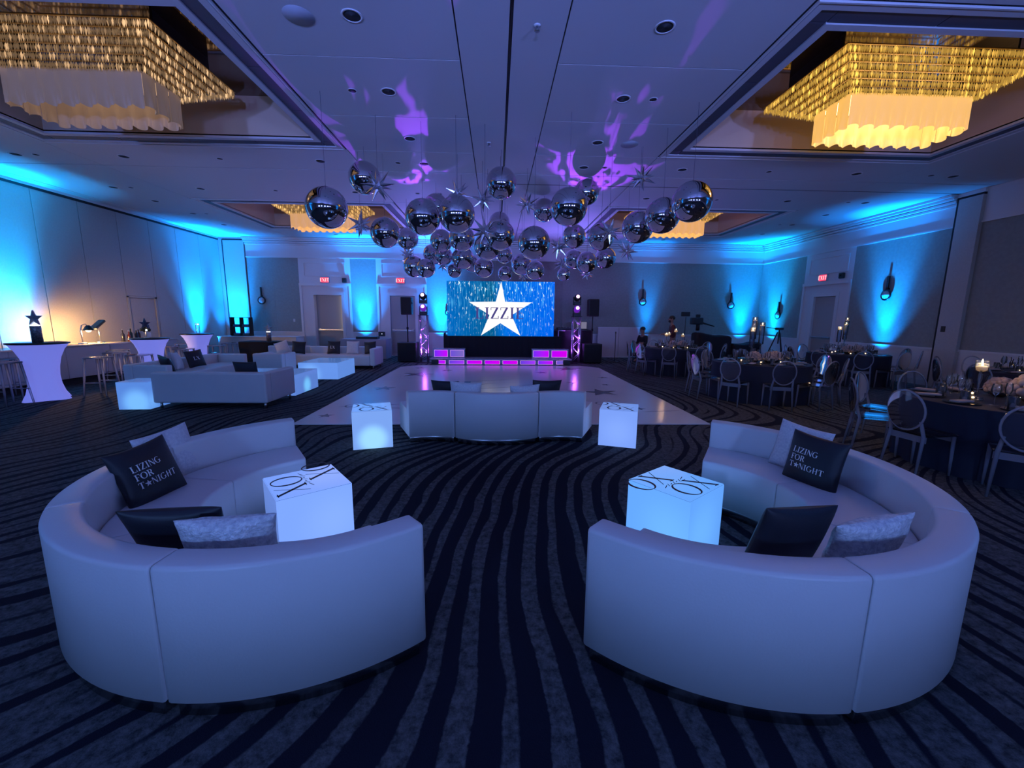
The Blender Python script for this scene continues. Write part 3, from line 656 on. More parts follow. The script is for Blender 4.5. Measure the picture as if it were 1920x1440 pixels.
def glow_box(name, label, loc, rz, sx, sy, h, m, m_core, print_dir=None, cat='table'):
    t = thing(name, label, cat, loc, rz)
    x, y = sx/2, sy/2; g = .004
    put('core', MB().box(-x+g, x-g, -y+g, y-g, .002, h-g), m_core, t)
    for q in ((-x+g, x-g, -y, -y+g), (-x+g, x-g, y-g, y), (-x, -x+g, -y+g, y-g), (x-g, x, -y+g, y-g)):
        put('side_panel', MB().box(*q, .002, h-g*1.5), m, t)
    tp = put('top_panel', MB().box(-x+g, x-g, -y+g, y-g, h-g, h), m, t)
    if print_dir is not None:
        P = []
        hh = .205
        for row, dx in ((.015, -.20), (-.225, -.02)):
            q, e = words('XO', hh, dx, row, -.02, .115, .034); P += q
        # small script flourish between the two
        for k in range(5): P += _ln(-.05+k*.035, -.012+.012*(k % 2), -.025+k*.035, .02-.012*(k % 2), .006)
        P += _ln(-.12, -.02, -.06, .0, .006)+_ln(.12, .0, .17, .02, .006)
        a = math.radians(print_dir); ca, sa = math.cos(a), math.sin(a)
        put('lettering', flat_letters(P, lambda u, v: (u*ca-v*sa, u*sa+v*ca, h+.0015)), M_ink, tp)
    return t
GB = (.16, .36, .98)
M_core = emit_mat('glow_core', (.05, .11, .40), .9)
M_cubeL = glow_mat('glow_periwinkle', (.19, .35, .98), 1.05, 1.1, (.1, 0, .25), (.25, .42, 1.0), (.05, .4))
M_cubeR = glow_mat('glow_sky', (.12, .36, .95), 1.05, 1.1, (-.05, -.1, .2), (.15, .44, 1.0), (.05, .4))
M_cubeML = glow_mat('glow_bright_base', (.20, .38, .90), .92, 1.1, (0, -.16, .12), (.30, .62, 1.0), (.10, .26))
M_cubeMR = glow_mat('glow_even', (.21, .37, .98), .9, 1.0, (0, 0, .2), (.25, .42, 1.0), (.1, .4))
M_cubeA = glow_mat('glow_lounge', (.12, .31, .92), .75, 1.0, (.05, -.2, .12), (.18, .48, 1.0), (.08, .34))
glow_box('glow_cube', 'glowing cube table lettered XO standing inside the bar side sofa ring', (-1.347, 2.857, 0), math.radians(37.4), .475, .475, .485, M_cubeL, M_core, 90)
glow_box('glow_cube', 'glowing cube table lettered XO inside the sofa ring by the dining tables', (1.30, 2.797, 0), math.radians(36.7), .475, .475, .485, M_cubeR, M_core, 180)
glow_box('glow_cube', 'glowing cube table with bright lit base at one end of the serpentine sofa', (-1.60, 5.29, 0), math.radians(16), .475, .475, .485, M_cubeML, M_core, 180)
glow_box('glow_cube', 'evenly lit glowing cube table at the other end of the serpentine sofa', (1.64, 5.33, 0), math.radians(-20), .475, .475, .485, M_cubeMR, M_core, 180)
glow_box('glow_cube', 'unlettered glowing cube table at the arm of the long straight sofa', (-6.27, 7.50, 0), math.radians(4), .5, .5, .48, M_cubeA, M_core)

# ---- dance floor with star decals
def build_dance_floor():
    x0, x1, y0, y1 = -3.09, 3.37, 6.22, 13.95; cx, cy = .14, 10.08; zt = .014
    t = thing('dance_floor', 'white vinyl dance floor printed with grey stars in front of the stage', 'dance floor', (cx, cy, 0))
    M_df = mat('white_vinyl', (.80, .77, .79), .2, noise=(1.2, (.74, .72, .74), .6))
    M_st = mat('grey_star_print', (.13, .13, .16), .25)
    M_line = mat('grey_line_print', (.30, .30, .35), .25)
    put('vinyl_sheet', MB().prism([(x0-cx, y0-cy), (x1-cx, y0-cy), (x1-cx, y1-.5-cy), (x1-.5-cx, y1-cy), (x0+.5-cx, y1-cy), (x0-cx, y1-.5-cy)], .001, zt), M_df, t)
    for x, y, r, a in ((2.32, 8.95, .42, 96), (-2.22, 11.7, .46, 84), (-2.55, 9.4, .26, 95), (2.3, 13.1, .5, 88), (2.95, 11.2, .16, 90), (-2.8, 6.75, .14, 100), (2.6, 7.3, .13, 70), (-2.4, 13.2, .22, 90), (-1.5, 12.6, .18, 80), (1.9, 10.3, .14, 80), (2.7, 10.0, .12, 60), (-1.2, 8.3, .16, 75), (1.35, 12.2, .2, 100)):
        put('star_decal', MB().prism(star_poly(r, 0, 0, a), 0, .0015), M_st, t, (x-cx, y-cy, zt))
    for x, y, l, w, a in ((-2.3, 7.55, 1.1, .04, 12), (-1.9, 7.35, .9, .03, -5), (-1.4, 7.7, .7, .03, 20), (-.6, 9.9, 1.6, .05, 25), (.3, 9.6, 1.8, .05, 18), (.9, 10.0, 1.2, .04, 30), (-.2, 10.6, 1.4, .04, 15), (2.9, 7.1, .8, .03, 8)):
        put('line_decal', MB().prism([(-l/2, 0), (-l/4, -w), (l/4, -w*.6), (l/2, 0), (l/4, w*.4), (-l/4, w*.2)], 0, .0012), M_line, t, (x-cx, y-cy, zt), (0, 0, math.radians(a)))
    for x, y, w, h in ((-1.0, 10.15, .16, .5), (-.72, 10.15, .16, .5), (1.0, 10.1, .16, .5), (1.3, 10.1, .16, .5)):
        put('block_decal', MB().box(-w/2, w/2, -h/2, h/2, 0, .0012), mat('blue_print', (.10, .20, .40), .25), t, (x-cx, y-cy, zt))
build_dance_floor()
# ================================================================ stage end: screen, riser, towers, sound gear
def screen_material():
    m = bpy.data.materials.new('video_wall_picture'); m.use_nodes = True; nt = m.node_tree; nt.nodes.remove(nt.nodes['Principled BSDF'])
    N = nt.nodes.new; Lk = nt.links.new
    tc = N('ShaderNodeTexCoord'); sep = N('ShaderNodeSeparateXYZ'); Lk(tc.outputs['Generated'], sep.inputs[0])
    base = N('ShaderNodeValToRGB'); e = base.color_ramp.elements
    e[0].position = 0; e[0].color = (.0, .13, .50, 1); e[1].position = 1; e[1].color = (.0, .12, .80, 1)
    x = base.color_ramp.elements.new(.42); x.color = (.0, .10, .26, 1); x = base.color_ramp.elements.new(.55); x.color = (.0, .15, .72, 1)
    Lk(sep.outputs[0], base.inputs[0])
    def streak(sx, sz, lo, hi, off):
        mp = N('ShaderNodeMapping'); mp.inputs['Scale'].default_value = (sx, 1, sz); mp.inputs['Location'].default_value = (off, 0, off); Lk(tc.outputs['Generated'], mp.inputs[0])
        n = N('ShaderNodeTexNoise'); n.inputs['Scale'].default_value = 1; n.inputs['Detail'].default_value = 2; Lk(mp.outputs[0], n.inputs['Vector'])
        r = N('ShaderNodeMapRange'); r.inputs[1].default_value = lo; r.inputs[2].default_value = hi; Lk(n.outputs['Fac'], r.inputs[0]); return r.outputs[0]
    a = streak(120, 4, .53, .74, 3); b = streak(75, 11, .61, .67, 11)
    hz = N('ShaderNodeMapRange'); hz.inputs[1].default_value = .0; hz.inputs[2].default_value = .9; hz.inputs[3].default_value = .15; hz.inputs[4].default_value = 1; Lk(sep.outputs[2], hz.inputs[0])
    mu = N('ShaderNodeMath'); mu.operation = 'MULTIPLY'; Lk(a, mu.inputs[0]); Lk(hz.outputs[0], mu.inputs[1])
    c1 = N('ShaderNodeMix'); c1.data_type = 'RGBA'; Lk(mu.outputs[0], c1.inputs[0]); Lk(base.outputs[0], c1.inputs[6]); c1.inputs[7].default_value = (.12, .62, 1, 1)
    c2 = N('ShaderNodeMix'); c2.data_type = 'RGBA'; mu2 = N('ShaderNodeMath'); mu2.operation = 'MULTIPLY'; Lk(b, mu2.inputs[0]); Lk(hz.outputs[0], mu2.inputs[1])
    Lk(mu2.outputs[0], c2.inputs[0]); Lk(c1.outputs[2], c2.inputs[6]); c2.inputs[7].default_value = (.75, .95, 1, 1)
    em = N('ShaderNodeEmission'); Lk(c2.outputs[2], em.inputs[0]); em.inputs[1].default_value = 1.0
    Lk(em.outputs[0], nt.nodes['Material Output'].inputs[0]); return m
def build_screen():
    t = thing('video_wall', 'large LED video wall showing a white star on blue glitter rain', 'screen', (.145, 15.0, 0))
    x0, x1, z0, z1 = -1.895, 1.92, .955, 2.875
    nc, nr = 7, 4
    for i in range(nc):
        for j in range(nr):
            a, b = x0+(x1-x0)*i/nc, x0+(x1-x0)*(i+1)/nc; c, d = z0+(z1-z0)*j/nr, z0+(z1-z0)*(j+1)/nr
            put('cabinet', MB().box(a+.001, b-.001, .01, .12, c+.001, d-.001), M_black, t)
    pic = put('picture', MB().box(x0, x1, 0, .01, z0, z1), screen_material(), t)
    ww = emit_mat('screen_white', (1, .97, .95), 1.0)
    P = [(.02, 2.87), (.165, 2.17), (1.12, 2.155), (.395, 1.70), (.72, .97), (-.005, 1.415), (-.70, .97), (-.39, 1.70), (-1.12, 2.15), (-.17, 2.17)]
    put('star_image', MB().add([(x, -.003, z) for x, z in P]+[(0, -.003, 1.75)], [(i, (i+1) % 10, 10) for i in range(10)]), ww, pic)
    q, x = words('LIZZIE', .40, 0, 0, .06)
    q = [[(a-x/2-.02, b+1.57) for a, b in p] for p in q]
    put('name_image', flat_letters(q, lambda a, b: (a, -.006, b)), emit_mat('screen_navy', (.06, .05, .22), 1.0), pic)
    # ground support with black skirt
    s = thing('screen_skirt', 'black cloth skirt hiding the support under the video wall', 'skirt', (.2, 14.98, 0))
    n = 60; v = []; f = []
    for i in range(n+1):
        xx = -2.06+4.2*i/n; yy = -.06+.02*math.sin(i*1.9)
        v += [(xx, yy, .0), (xx, yy, .945)]
    for i in range(n): f.append((2*i, 2*i+2, 2*i+3, 2*i+1))
    put('front_drop', MB().add(v, f, True), mat('black_cloth', (.006, .006, .01), .9), s)
    put('top', MB().box(-2.06, 2.14, -.05, .5, .93, .953), MATS['black_cloth'], s)
    put('side_drop', MB().box(-2.08, -2.06, -.06, .5, 0, 1.05), MATS['black_cloth'], s); put('side_drop', MB().box(2.14, 2.16, -.06, .5, 0, .953), MATS['black_cloth'], s)
build_screen()

def lit_panel_mat(name, c0, c1, s=1.1):
    m = bpy.data.materials.new(name); m.use_nodes = True; nt = m.node_tree; nt.nodes.remove(nt.nodes['Principled BSDF'])
    tc = nt.nodes.new('ShaderNodeTexCoord'); sp = nt.nodes.new('ShaderNodeSeparateXYZ'); nt.links.new(tc.outputs['Generated'], sp.inputs[0])
    r = nt.nodes.new('ShaderNodeValToRGB'); r.color_ramp.elements[0].color = (*c0, 1); r.color_ramp.elements[1].color = (*c1, 1); nt.links.new(sp.outputs[0], r.inputs[0])
    e = nt.nodes.new('ShaderNodeEmission'); nt.links.new(r.outputs[0], e.inputs[0]); e.inputs[1].default_value = s
    nt.links.new(e.outputs[0], nt.nodes['Material Output'].inputs[0]); return m
def build_stage():
    cx, cy = .17, 14.65
    t = thing('stage_riser', 'low lit stage riser with purple acrylic panels in chrome frames', 'stage', (cx, cy, 0))
    MV = (.13, .02, .80); MM = (.48, .0, .80)
    pm = [lit_panel_mat('panel_violet_magenta', MV, MM), lit_panel_mat('panel_blue_violet', (.10, .04, .60), (.30, .03, .80)), lit_panel_mat('panel_magenta', (.42, .0, .82), (.55, .0, .70)), lit_panel_mat('panel_lavender', (.12, .06, .55), (.16, .12, .45))]
    M_fr = mat('riser_frame', (.22, .20, .30), .3, .8); M_edge = emit_mat('lit_acrylic_edge', (.75, .35, 1.0), .9)
    M_top = mat('riser_top', (.42, .38, .52), .12)
    def tier(x0, x1, yf, yb, z0, z1, n, order, rounded=False):
        put('deck', MB().box(x0, x1, yf+.02, yb, z1-.03, z1), M_top, t)
        put('rear_box', MB().box(x0+.05, x1-.05, yf+.08, yb, z0, z1-.03), M_black, t)
        w = (x1-x0)/n
        for k in range(n):
            a, b = x0+k*w, x0+(k+1)*w
            ra = rounded and k == 0; rb = rounded and k == n-1
            # curved end bays bend back around the corner
            def pt(x, d=0.0):
                if ra: u = (b-x)/w; return (b-w*math.sin(u*PI/2)*.98, yf+.45*(1-math.cos(u*PI/2))+d)
                if rb: u = (x-a)/w; return (a+w*math.sin(u*PI/2)*.98, yf+.45*(1-math.cos(u*PI/2))+d)
                return (x, yf+d)
            def face(nm, xa, xb, za, zb, m, d, par=t):
                N_ = 8; v = []; f = []
                for i in range(N_+1):
                    px, py = pt(xa+(xb-xa)*i/N_, d); v += [(px, py, za), (px, py, zb)]
                for i in range(N_): f.append((2*i, 2*i+2, 2*i+3, 2*i+1))
                return put(nm, MB().add(v, f), m, par)
            p = face('lit_panel', a+.045, b-.045, z0+.03, z1-.045, pm[order[k % len(order)]], .012)
            for (za, zb) in ((z0+.03, z0+.042), (z1-.057, z1-.045)): face('panel_edge', a+.045, b-.045, za, zb, M_edge, .008, p)
            for (xa, xb) in ((a+.045, a+.058), (b-.058, b-.045)): face('panel_edge', xa, xb, z0+.03, z1-.045, M_edge, .008, p)
            face('frame_rail', a, b, z1-.045, z1, M_fr, 0.0); face('frame_rail', a, b, z0+.002, z0+.03, M_fr, 0.0)
            face('frame_stile', a, a+.04, z0, z1, M_fr, .002); face('frame_stile', b-.04, b, z0, z1, M_fr, .002)
    tier(-2.44, 2.44, -.50, .24, .0, .21, 8, [0, 1, 2, 2, 2, 1, 0, 3], True)
    tier(-2.38, -1.26, -.12, .24, .21, .53, 2, [0, 3]); tier(1.08, 2.38, -.12, .24, .21, .53, 2, [0, 2])
build_stage()

# ---- light towers with moving heads
M_truss = mat('truss_aluminium', (.55, .52, .62), .3, .9)
M_lens_p = emit_mat('moving_head_lens', (1, .55, .95), 3.0); M_lens_v = emit_mat('moving_head_glow', (.30, .04, .80), 1.2)
def build_tower(x, y, label, side):
    t = thing('light_tower', label, 'truss tower', (x, y, 0)); w = .13; H = 1.66
    put('base_plate', MB().rbox(-.3, .3, -.3, .3, 0, .02, .005), M_blackm, t)
    for sx in (-1, 1):
        for sy in (-1, 1): put('chord', MB().tube([(sx*w, sy*w, .02), (sx*w, sy*w, H)], .022, 8), M_truss, t)
    n = 6; dz = (H-.1)/n
    for k in range(n):
        z0, z1 = .06+k*dz, .06+(k+1)*dz
        for s in (-1, 1):
            a, b = (-w, w) if k % 2 == 0 else (w, -w)
            put('brace', MB().tube([(a, s*w, z0), (b, s*w, z1)], .010, 6), M_truss, t); put('brace', MB().tube([(s*w, a, z0), (s*w, b, z1)], .010, 6), M_truss, t)
    put('top_plate', MB().rbox(-.17, .17, -.17, .17, H, H+.02, .004), M_blackm, t)
    lamp('tower_uplight', 'SPOT', (0, 0, .08), (.42, .12, 1.0), 160, t, .05, rot=(PI, 0, 0), cone=70)
    lamp('tower_added_fill', 'SPOT', (0, -.1, 2.5), (.22, .18, 1.0), 260, t, .1, rot=(PI+.35, 0, 0), cone=150, blend=.6)  # wide violet fill added above the heads to brighten the ceiling
    lamp('tower_glow', 'POINT', (0, -.02, .9), (.45, .1, 1.0), 14, t, .05)
    for k, (z, l) in enumerate(((H+.02, 'lower'), (H+.42, 'upper'))):
        # each moving head stands on the tower top or on the one below
        m = thing('moving_head', '%s pink moving head lamp on the %s' % (l, label.split(' ', 2)[2]), 'stage light', (x, y, z))
        put('base', MB().rbox(-.13, .13, -.12, .12, 0, .10, .015), M_black, m)
        yk = put('yoke', MB().rbox(-.14, -.115, -.05, .05, .10, .30, .008).rbox(.115, .14, -.05, .05, .10, .30, .008).rbox(-.14, .14, -.05, .05, .095, .12, .008), M_black, m)
        h = put('head', MB().lathe([(.0, -.13), (.085, -.125), (.11, -.06), (.112, .07), (.10, .12), (.0, .125)], 20).xf(Matrix.Translation((0, -.02, .25)) @ Matrix.Rotation(math.radians(70), 4, 'X')), M_black if k else mat('head_lit_purple', (.12, .02, .3), .35, emit=(.22, .02, .6), es=.55), m)  # purple light on the lower head put into its housing as emission
        put('lens', MB().lathe([(.0, .0), (.062, -.004), (.062, -.012), (0, -.018)], 18).xf(Matrix.Translation((0, -.145, .295)) @ Matrix.Rotation(math.radians(-110), 4, 'X')), M_lens_p, h)
build_tower(-2.6, 15.1, 'chrome truss light tower beside the second exit door', -1)
build_tower(2.9, 15.1, 'chrome truss light tower beside the DJ table', 1)

# ---- speakers
def speaker_stack(x, y, label, l2, l3, glossy=False):
    s = thing('subwoofer', l2, 'speaker', (x, y, 0))
    put('cabinet', MB().rbox(-.33, .33, -.02, .58, .03, .70, .015), M_black, s)
    put('grille', MB().rbox(-.30, .30, -.035, -.02, .06, .67, .006), mat('speaker_mesh', (.008, .008, .012), .8), s)
    for sx in (-1, 1):
        for yy in (.04, .52): put('foot', MB().lathe([(.03, 0), (.03, .03)], 10, (sx*.27, yy, 0)), M_black, s)
    p = thing('speaker_pole', l3, 'pole', (x, y+.25, .70))
    put('tube', MB().tube([(0, 0, 0), (0, 0, .5)], .024, 10).tube([(0, 0, .5), (0, 0, .98)], .018, 10), M_blackm, p); put('collar', MB().lathe([(.04, .46), (.04, .54)], 12), M_blackm, p)
    t = thing('loudspeaker', label, 'speaker', (x, y+.25, 1.68))
    put('cabinet', MB().rbox(-.19, .19, -.18, .18, 0, .62, .03), M_black, t); put('grille', MB().rbox(-.165, .165, -.195, -.18, .03, .59, .01), MATS['speaker_mesh'], t)
    put('handle', MB().rbox(.19, .215, -.06, .06, .38, .44, .008), M_blackm, t)
speaker_stack(-3.2, 14.95, 'black loudspeaker on a pole in front of the second exit door', 'black subwoofer under the pole in front of the second exit door', 'black speaker pole rising in front of the second exit door')
speaker_stack(3.5, 14.9, 'black loudspeaker on a pole behind the DJ table', 'black subwoofer on the floor beside the DJ table', 'black speaker pole beside the DJ table')

# ---- DJ corner, partition, stands, piano, cameras
def build_dj():
    t = thing('dj_table', 'black draped DJ table behind the light tower', 'table', (2.75, 15.85, 0))
    put('top', MB().rbox(-.75, .85, -.3, .4, 1.14, 1.18, .008), M_black, t); put('drape', MB().box(-.74, .84, -.29, .38, 0, 1.14), MATS['black_cloth'], t)
    l = thing('laptop', 'open laptop with pale screen on the DJ table', 'laptop', (3.26, 15.75, 1.18))
    put('keyboard', MB().rbox(-.2, .2, -.13, .13, 0, .02, .004), M_blackm, l)
    put('lid', MB().rbox(-.2, .2, .12, .14, .02, .31, .004), M_blackm, l); put('display', MB().box(-.185, .185, .116, .119, .04, .295), emit_mat('laptop_display', (.16, .15, .24), 1.0), l)
    m = thing('dj_mixer', 'low black DJ mixer beside the laptop', 'mixer', (2.6, 15.8, 1.18)); put('body', MB().rbox(-.3, .3, -.16, .16, 0, .08, .01), M_black, m)
    for k in range(4): put('knob', MB().lathe([(.012, 0), (.012, .02)], 8, (-.18+.12*k, -.05, .08)), M_steel, m)
    f = thing('goal_post_stand', 'thin lit metal stand at the end of the black skirt', 'frame', (2.28, 15.25, 0))
    put('post', MB().tube([(0, 0, 0), (0, 0, 1.16)], .02, 6), M_truss, f); put('rail', MB().tube([(0, 0, 1.16), (.25, 0, 1.16)], .02, 6), M_truss, f)
    p = thing('partition_screen', 'low white free-standing partition panel along the back wall', 'partition', (5.05, 17.08, 0))
    for k in range(2): put('panel', MB().rbox(-.87+.87*k+.005, .87*k-.005, -.02, .02, .04, 1.24, .006), mat('partition_board', (.66, .60, .62), .4), p)
    put('rail', MB().box(-.87, .87, -.025, .025, 1.235, 1.26).box(-.87, .87, -.025, .025, .01, .045), M_trim, p)
    s = thing('microphone_stand', 'slim black microphone stand in front of the white partition', 'stand', (4.45, 15.4, 0))
    put('pole', MB().tube([(0, 0, 0), (0, 0, 1.05)], .012, 8), M_blackm, s); put('base', MB().lathe([(.16, 0), (.16, .015), (.02, .03)], 18), M_blackm, s)
    put('microphone', MB().lathe([(.012, 0), (.02, .05), (.028, .08), (.0, .12)], 10, (0, 0, 1.03)), M_black, s)
    # black draped piano-like gear
    g = thing('covered_piano', 'upright shape covered in black cloth by the back wall', 'piano', (7.7, 14.7, 0))
    def drape(x0, x1, y0, y1, h0, h1, sag):
        n = 16; v = []; f = []
        for j in range(9):
            for i in range(n+1):
                u, w = i/n, j/8; z = (h0+(h1-h0)*u)*(1-sag*math.sin(PI*u)*.3)
                v.append((x0+(x1-x0)*u, y0+(y1-y0)*w, z*(1-.06*(abs(w-.5)*2)**6)*(1-.05*(abs(u-.5)*2)**8)))
        for j in range(8):
            for i in range(n): f.append((j*(n+1)+i, j*(n+1)+i+1, (j+1)*(n+1)+i+1, (j+1)*(n+1)+i))
        b = len(v); edge = [i for i in range(n+1)]+[j*(n+1)+n for j in range(1, 9)]+[8*(n+1)+i for i in range(n-1, -1, -1)]+[j*(n+1) for j in range(7, 0, -1)]
        for k, e in enumerate(edge): v.append((v[e][0]+.02*math.sin(k*1.3), v[e][1]+.02*math.cos(k*1.7), 0))
        m = len(edge)
        for k in range(m): f.append((edge[k], b+k, b+(k+1) % m, edge[(k+1) % m]))
        return MB().add(v, f, True)
    put('cloth', drape(-.55, .6, -.3, .35, 1.2, 1.08, .2), MATS['black_cloth'], g)
    g2 = thing('covered_bench', 'long low shape covered in black cloth next to the covered piano', 'bench', (8.75, 14.6, 0))
    put('cloth', drape(-.4, .55, -.35, .35, .80, .88, .3), MATS['black_cloth'], g2)
    c = thing('equipment_case', 'small black equipment case on the floor under the tripod', 'case', (9.3, 13.75, 0))
    put('shell', MB().rbox(-.25, .25, -.2, .2, 0, .45, .02), M_black, c); put('latch', MB().box(-.03, .03, -.21, -.2, .3, .36), M_steel, c)
    tr = thing('camera_tripod', 'black camera tripod with a flat head by the room corner', 'tripod', (9.85, 14.2, 0))
    for k in range(3):
        a = 2*PI*k/3+.4; put('leg', MB().tube([(.04*math.cos(a), .04*math.sin(a), 1.2), (.42*math.cos(a), .42*math.sin(a), 0)], .02, 6), M_blackm, tr)
    put('column', MB().tube([(0, 0, .8), (0, 0, 1.3)], .02, 8), M_blackm, tr); put('head', MB().rbox(-.11, .11, -.08, .08, 1.28, 1.36, .015), M_black, tr); put('pan_handle', MB().tube([(-.1, 0, 1.33), (-.5, -.05, 1.36)], .012, 6), M_blackm, tr)
    cr = thing('video_camera', 'black video camera on a tall stand with long lens in front of the wall', 'camera', (7.64, 15.6, 0))
    put('stand', MB().tube([(0, 0, 0), (0, 0, 1.35)], .022, 8), M_steel, cr)
    for k in range(3):
        a = 2*PI*k/3; put('leg', MB().tube([(0, 0, .35), (.4*math.cos(a), .4*math.sin(a), 0)], .016, 6), M_blackm, cr)
    put('body', MB().rbox(-.28, .15, -.12, .12, 1.42, 1.68, .04), M_black, cr); put('viewfinder', MB().rbox(-.1, .05, -.05, .05, 1.68, 1.80, .02), M_black, cr)
    put('lens', MB().tube([(.12, 0, 1.5), (.6, -.05, 1.36)], [.035, .02], 10), M_black, cr); put('head', MB().tube([(0, 0, 1.2), (0, 0, 1.44)], .07, 10), M_black, cr)
    b = thing('monitor_arm', 'small black monitor raised on an arm above the video camera', 'monitor', (6.95, 15.2, 0))
    put('arm', MB().tube([(0, 0, 0), (.02, 0, 1.7)], .012, 6), M_blackm, b); put('housing', MB().rbox(-.16, .16, -.04, .05, 1.72, 1.88, .02).xf(Matrix.Rotation(-.0, 4, 'Y')), M_black, b); put('foot', MB().lathe([(.2, 0), (.2, .02), (.02, .03)], 14), M_blackm, b)
build_dj()

# ---- balloons
BALLS = [(-2.38,6.22,3.13,0.280),(-2.38,8.06,4.09,0.280),(0.08,8.06,4.05,0.280),(-1.18,7.02,3.21,0.280),(-0.62,6.80,3.21,0.280),(1.09,6.59,3.30,0.280),(1.94,9.46,4.32,0.270),(2.81,6.22,3.31,0.280),(2.70,7.02,3.30,0.280),(2.55,7.77,3.27,0.280),(-2.13,8.37,3.21,0.280),(-2.33,11.40,3.64,0.279),(1.18,10.88,4.28,0.280),(0.07,8.37,3.20,0.280),(0.65,7.50,2.92,0.280),(-0.19,9.07,3.10,0.280),(-0.76,9.46,3.33,0.280),(2.20,9.07,3.33,0.280),(0.07,11.45,4.08,0.280),(-1.71,11.68,3.29,0.271),(-2.22,11.59,2.96,0.283),(-1.83,11.18,2.87,0.245),(-0.85,10.88,3.10,0.280),(-0.34,11.31,2.92,0.262),(-1.12,11.45,2.85,0.192),(0.23,11.45,2.79,0.192),(0.68,11.61,3.05,0.284),(1.01,11.22,2.86,0.246),(1.86,10.36,3.57,0.280),(2.09,11.61,3.21,0.254),(2.35,11.13,3.07,0.272),(2.94,11.52,3.24,0.282),(1.81,11.45,2.79,0.177),(-1.37,10.79,3.49,0.278),(-1.36,9.89,4.07,0.280),(0.20,11.36,3.26,0.219),(-1.37,11.22,3.19,0.231),(-0.67,11.66,3.06,0.225)]
BURSTS = [(2.57,7.77,4.11,0.300),(-1.83,6.86,3.62,0.300),(-2.57,8.32,3.35,0.300),(-0.74,8.32,3.93,0.300),(-0.28,8.63,3.91,0.300),(0.62,8.97,3.93,0.300),(2.96,9.71,3.15,0.300),(-0.19,7.06,3.01,0.300),(2.03,7.77,3.18,0.300),(1.38,9.71,3.22,0.300),(1.82,11.94,3.13,0.292),(2.49,11.72,2.83,0.226),(0.75,11.94,2.78,0.215),(-2.45,11.94,3.30,0.307),(-1.52,12.01,3.54,0.294),(0.28,11.80,3.28,0.258),(-1.49,11.94,3.04,0.230)]
def build_balloons():
    M_foil = mat('mirror_foil', (.66, .64, .70), .035, 1.0); M_foil2 = mat('mirror_foil_creased', (.78, .77, .82), .22, 1.0)
    M_line = mat('hanging_line', (.1, .1, .15), .6)
    ball = MB().sphere((0, 0, 0), (1, 1, 1.0), 40, 24).lathe([(.03, .99), (.035, 1.03), (.02, 1.07)], 8).mesh('foil_ball')
    rnd = random.Random(5)
    dirs = []
    for k in range(16):
        z = 1-2*(k+.5)/16; a = k*2.39996; r = math.sqrt(1-z*z); dirs.append(Vector((r*math.cos(a), r*math.sin(a), z)))
    sb = MB().sphere((0, 0, 0), .24, 10, 6)
    for i, d in enumerate(dirs):
        L = .78+.22*((i*7) % 5)/4; a = d.orthogonal().normalized(); b = d.cross(a); base = []
        for q in range(6): base.append(d*.16+(a*math.cos(q*PI/3)+b*math.sin(q*PI/3))*.13)
        sb.add([p[:] for p in base]+[(d*L)[:]], [(q, (q+1) % 6, 6) for q in range(6)], False)
    burst = sb.mesh('foil_burst')
    for (x, y, z, R) in BALLS:
        t = thing('ball_balloon', 'round mirrored silver balloon hung over the dance floor', 'balloon', (x, y, z), rnd.uniform(0, 6), 'round mirrored balloons over the dance floor')
        o = put('body', ball, M_foil, t); o.scale = (R, R, R)
        put('hanging_line', MB().tube([(0, 0, R*1.05), (0, 0, max(ZC-z, R*1.06))], .0025, 4), M_line, t)
    for (x, y, z, R) in BURSTS:
        t = thing('starburst_balloon', 'spiky silver starburst balloon hung among the round ones', 'balloon', (x, y, z), rnd.uniform(0, 6), 'spiky starburst balloons over the dance floor')
        o = put('body', burst, M_foil2, t); o.scale = (R, R, R); o.rotation_euler = (rnd.uniform(-.5, .5), rnd.uniform(-.5, .5), 0)
        put('hanging_line', MB().tube([(0, 0, R*.3), (0, 0, ZC-z)], .0025, 4), M_line, t)
build_balloons()

# ---- chandeliers
def crystal_sparkle_mat(name, col, lo, hi):  # sparkle put into the crystals as random emission per drop
    m = bpy.data.materials.new(name); m.use_nodes = True; nt = m.node_tree; nt.nodes.remove(nt.nodes['Principled BSDF'])
    g = nt.nodes.new('ShaderNodeNewGeometry'); mr = nt.nodes.new('ShaderNodeMath'); mr.operation = 'POWER'; mr.inputs[1].default_value = 5
    nt.links.new(g.outputs['Random Per Island'], mr.inputs[0])
    r2 = nt.nodes.new('ShaderNodeMapRange'); r2.inputs[3].default_value = lo; r2.inputs[4].default_value = hi; nt.links.new(mr.outputs[0], r2.inputs[0])
    e = nt.nodes.new('ShaderNodeEmission'); e.inputs[0].default_value = (*col, 1); nt.links.new(r2.outputs[0], e.inputs[1])
    gl = nt.nodes.new('ShaderNodeBsdfGlossy'); gl.inputs['Roughness'].default_value = .08
    mx = nt.nodes.new('ShaderNodeMixShader'); mx.inputs[0].default_value = .25; nt.links.new(e.outputs[0], mx.inputs[1]); nt.links.new(gl.outputs[0], mx.inputs[2])
    nt.links.new(mx.outputs[0], nt.nodes['Material Output'].inputs[0]); return m
def shade_mat(name, col, s):
    m = mat(name, (.26, .20, .14), .35, emit=col, es=s); return m
CH = {}
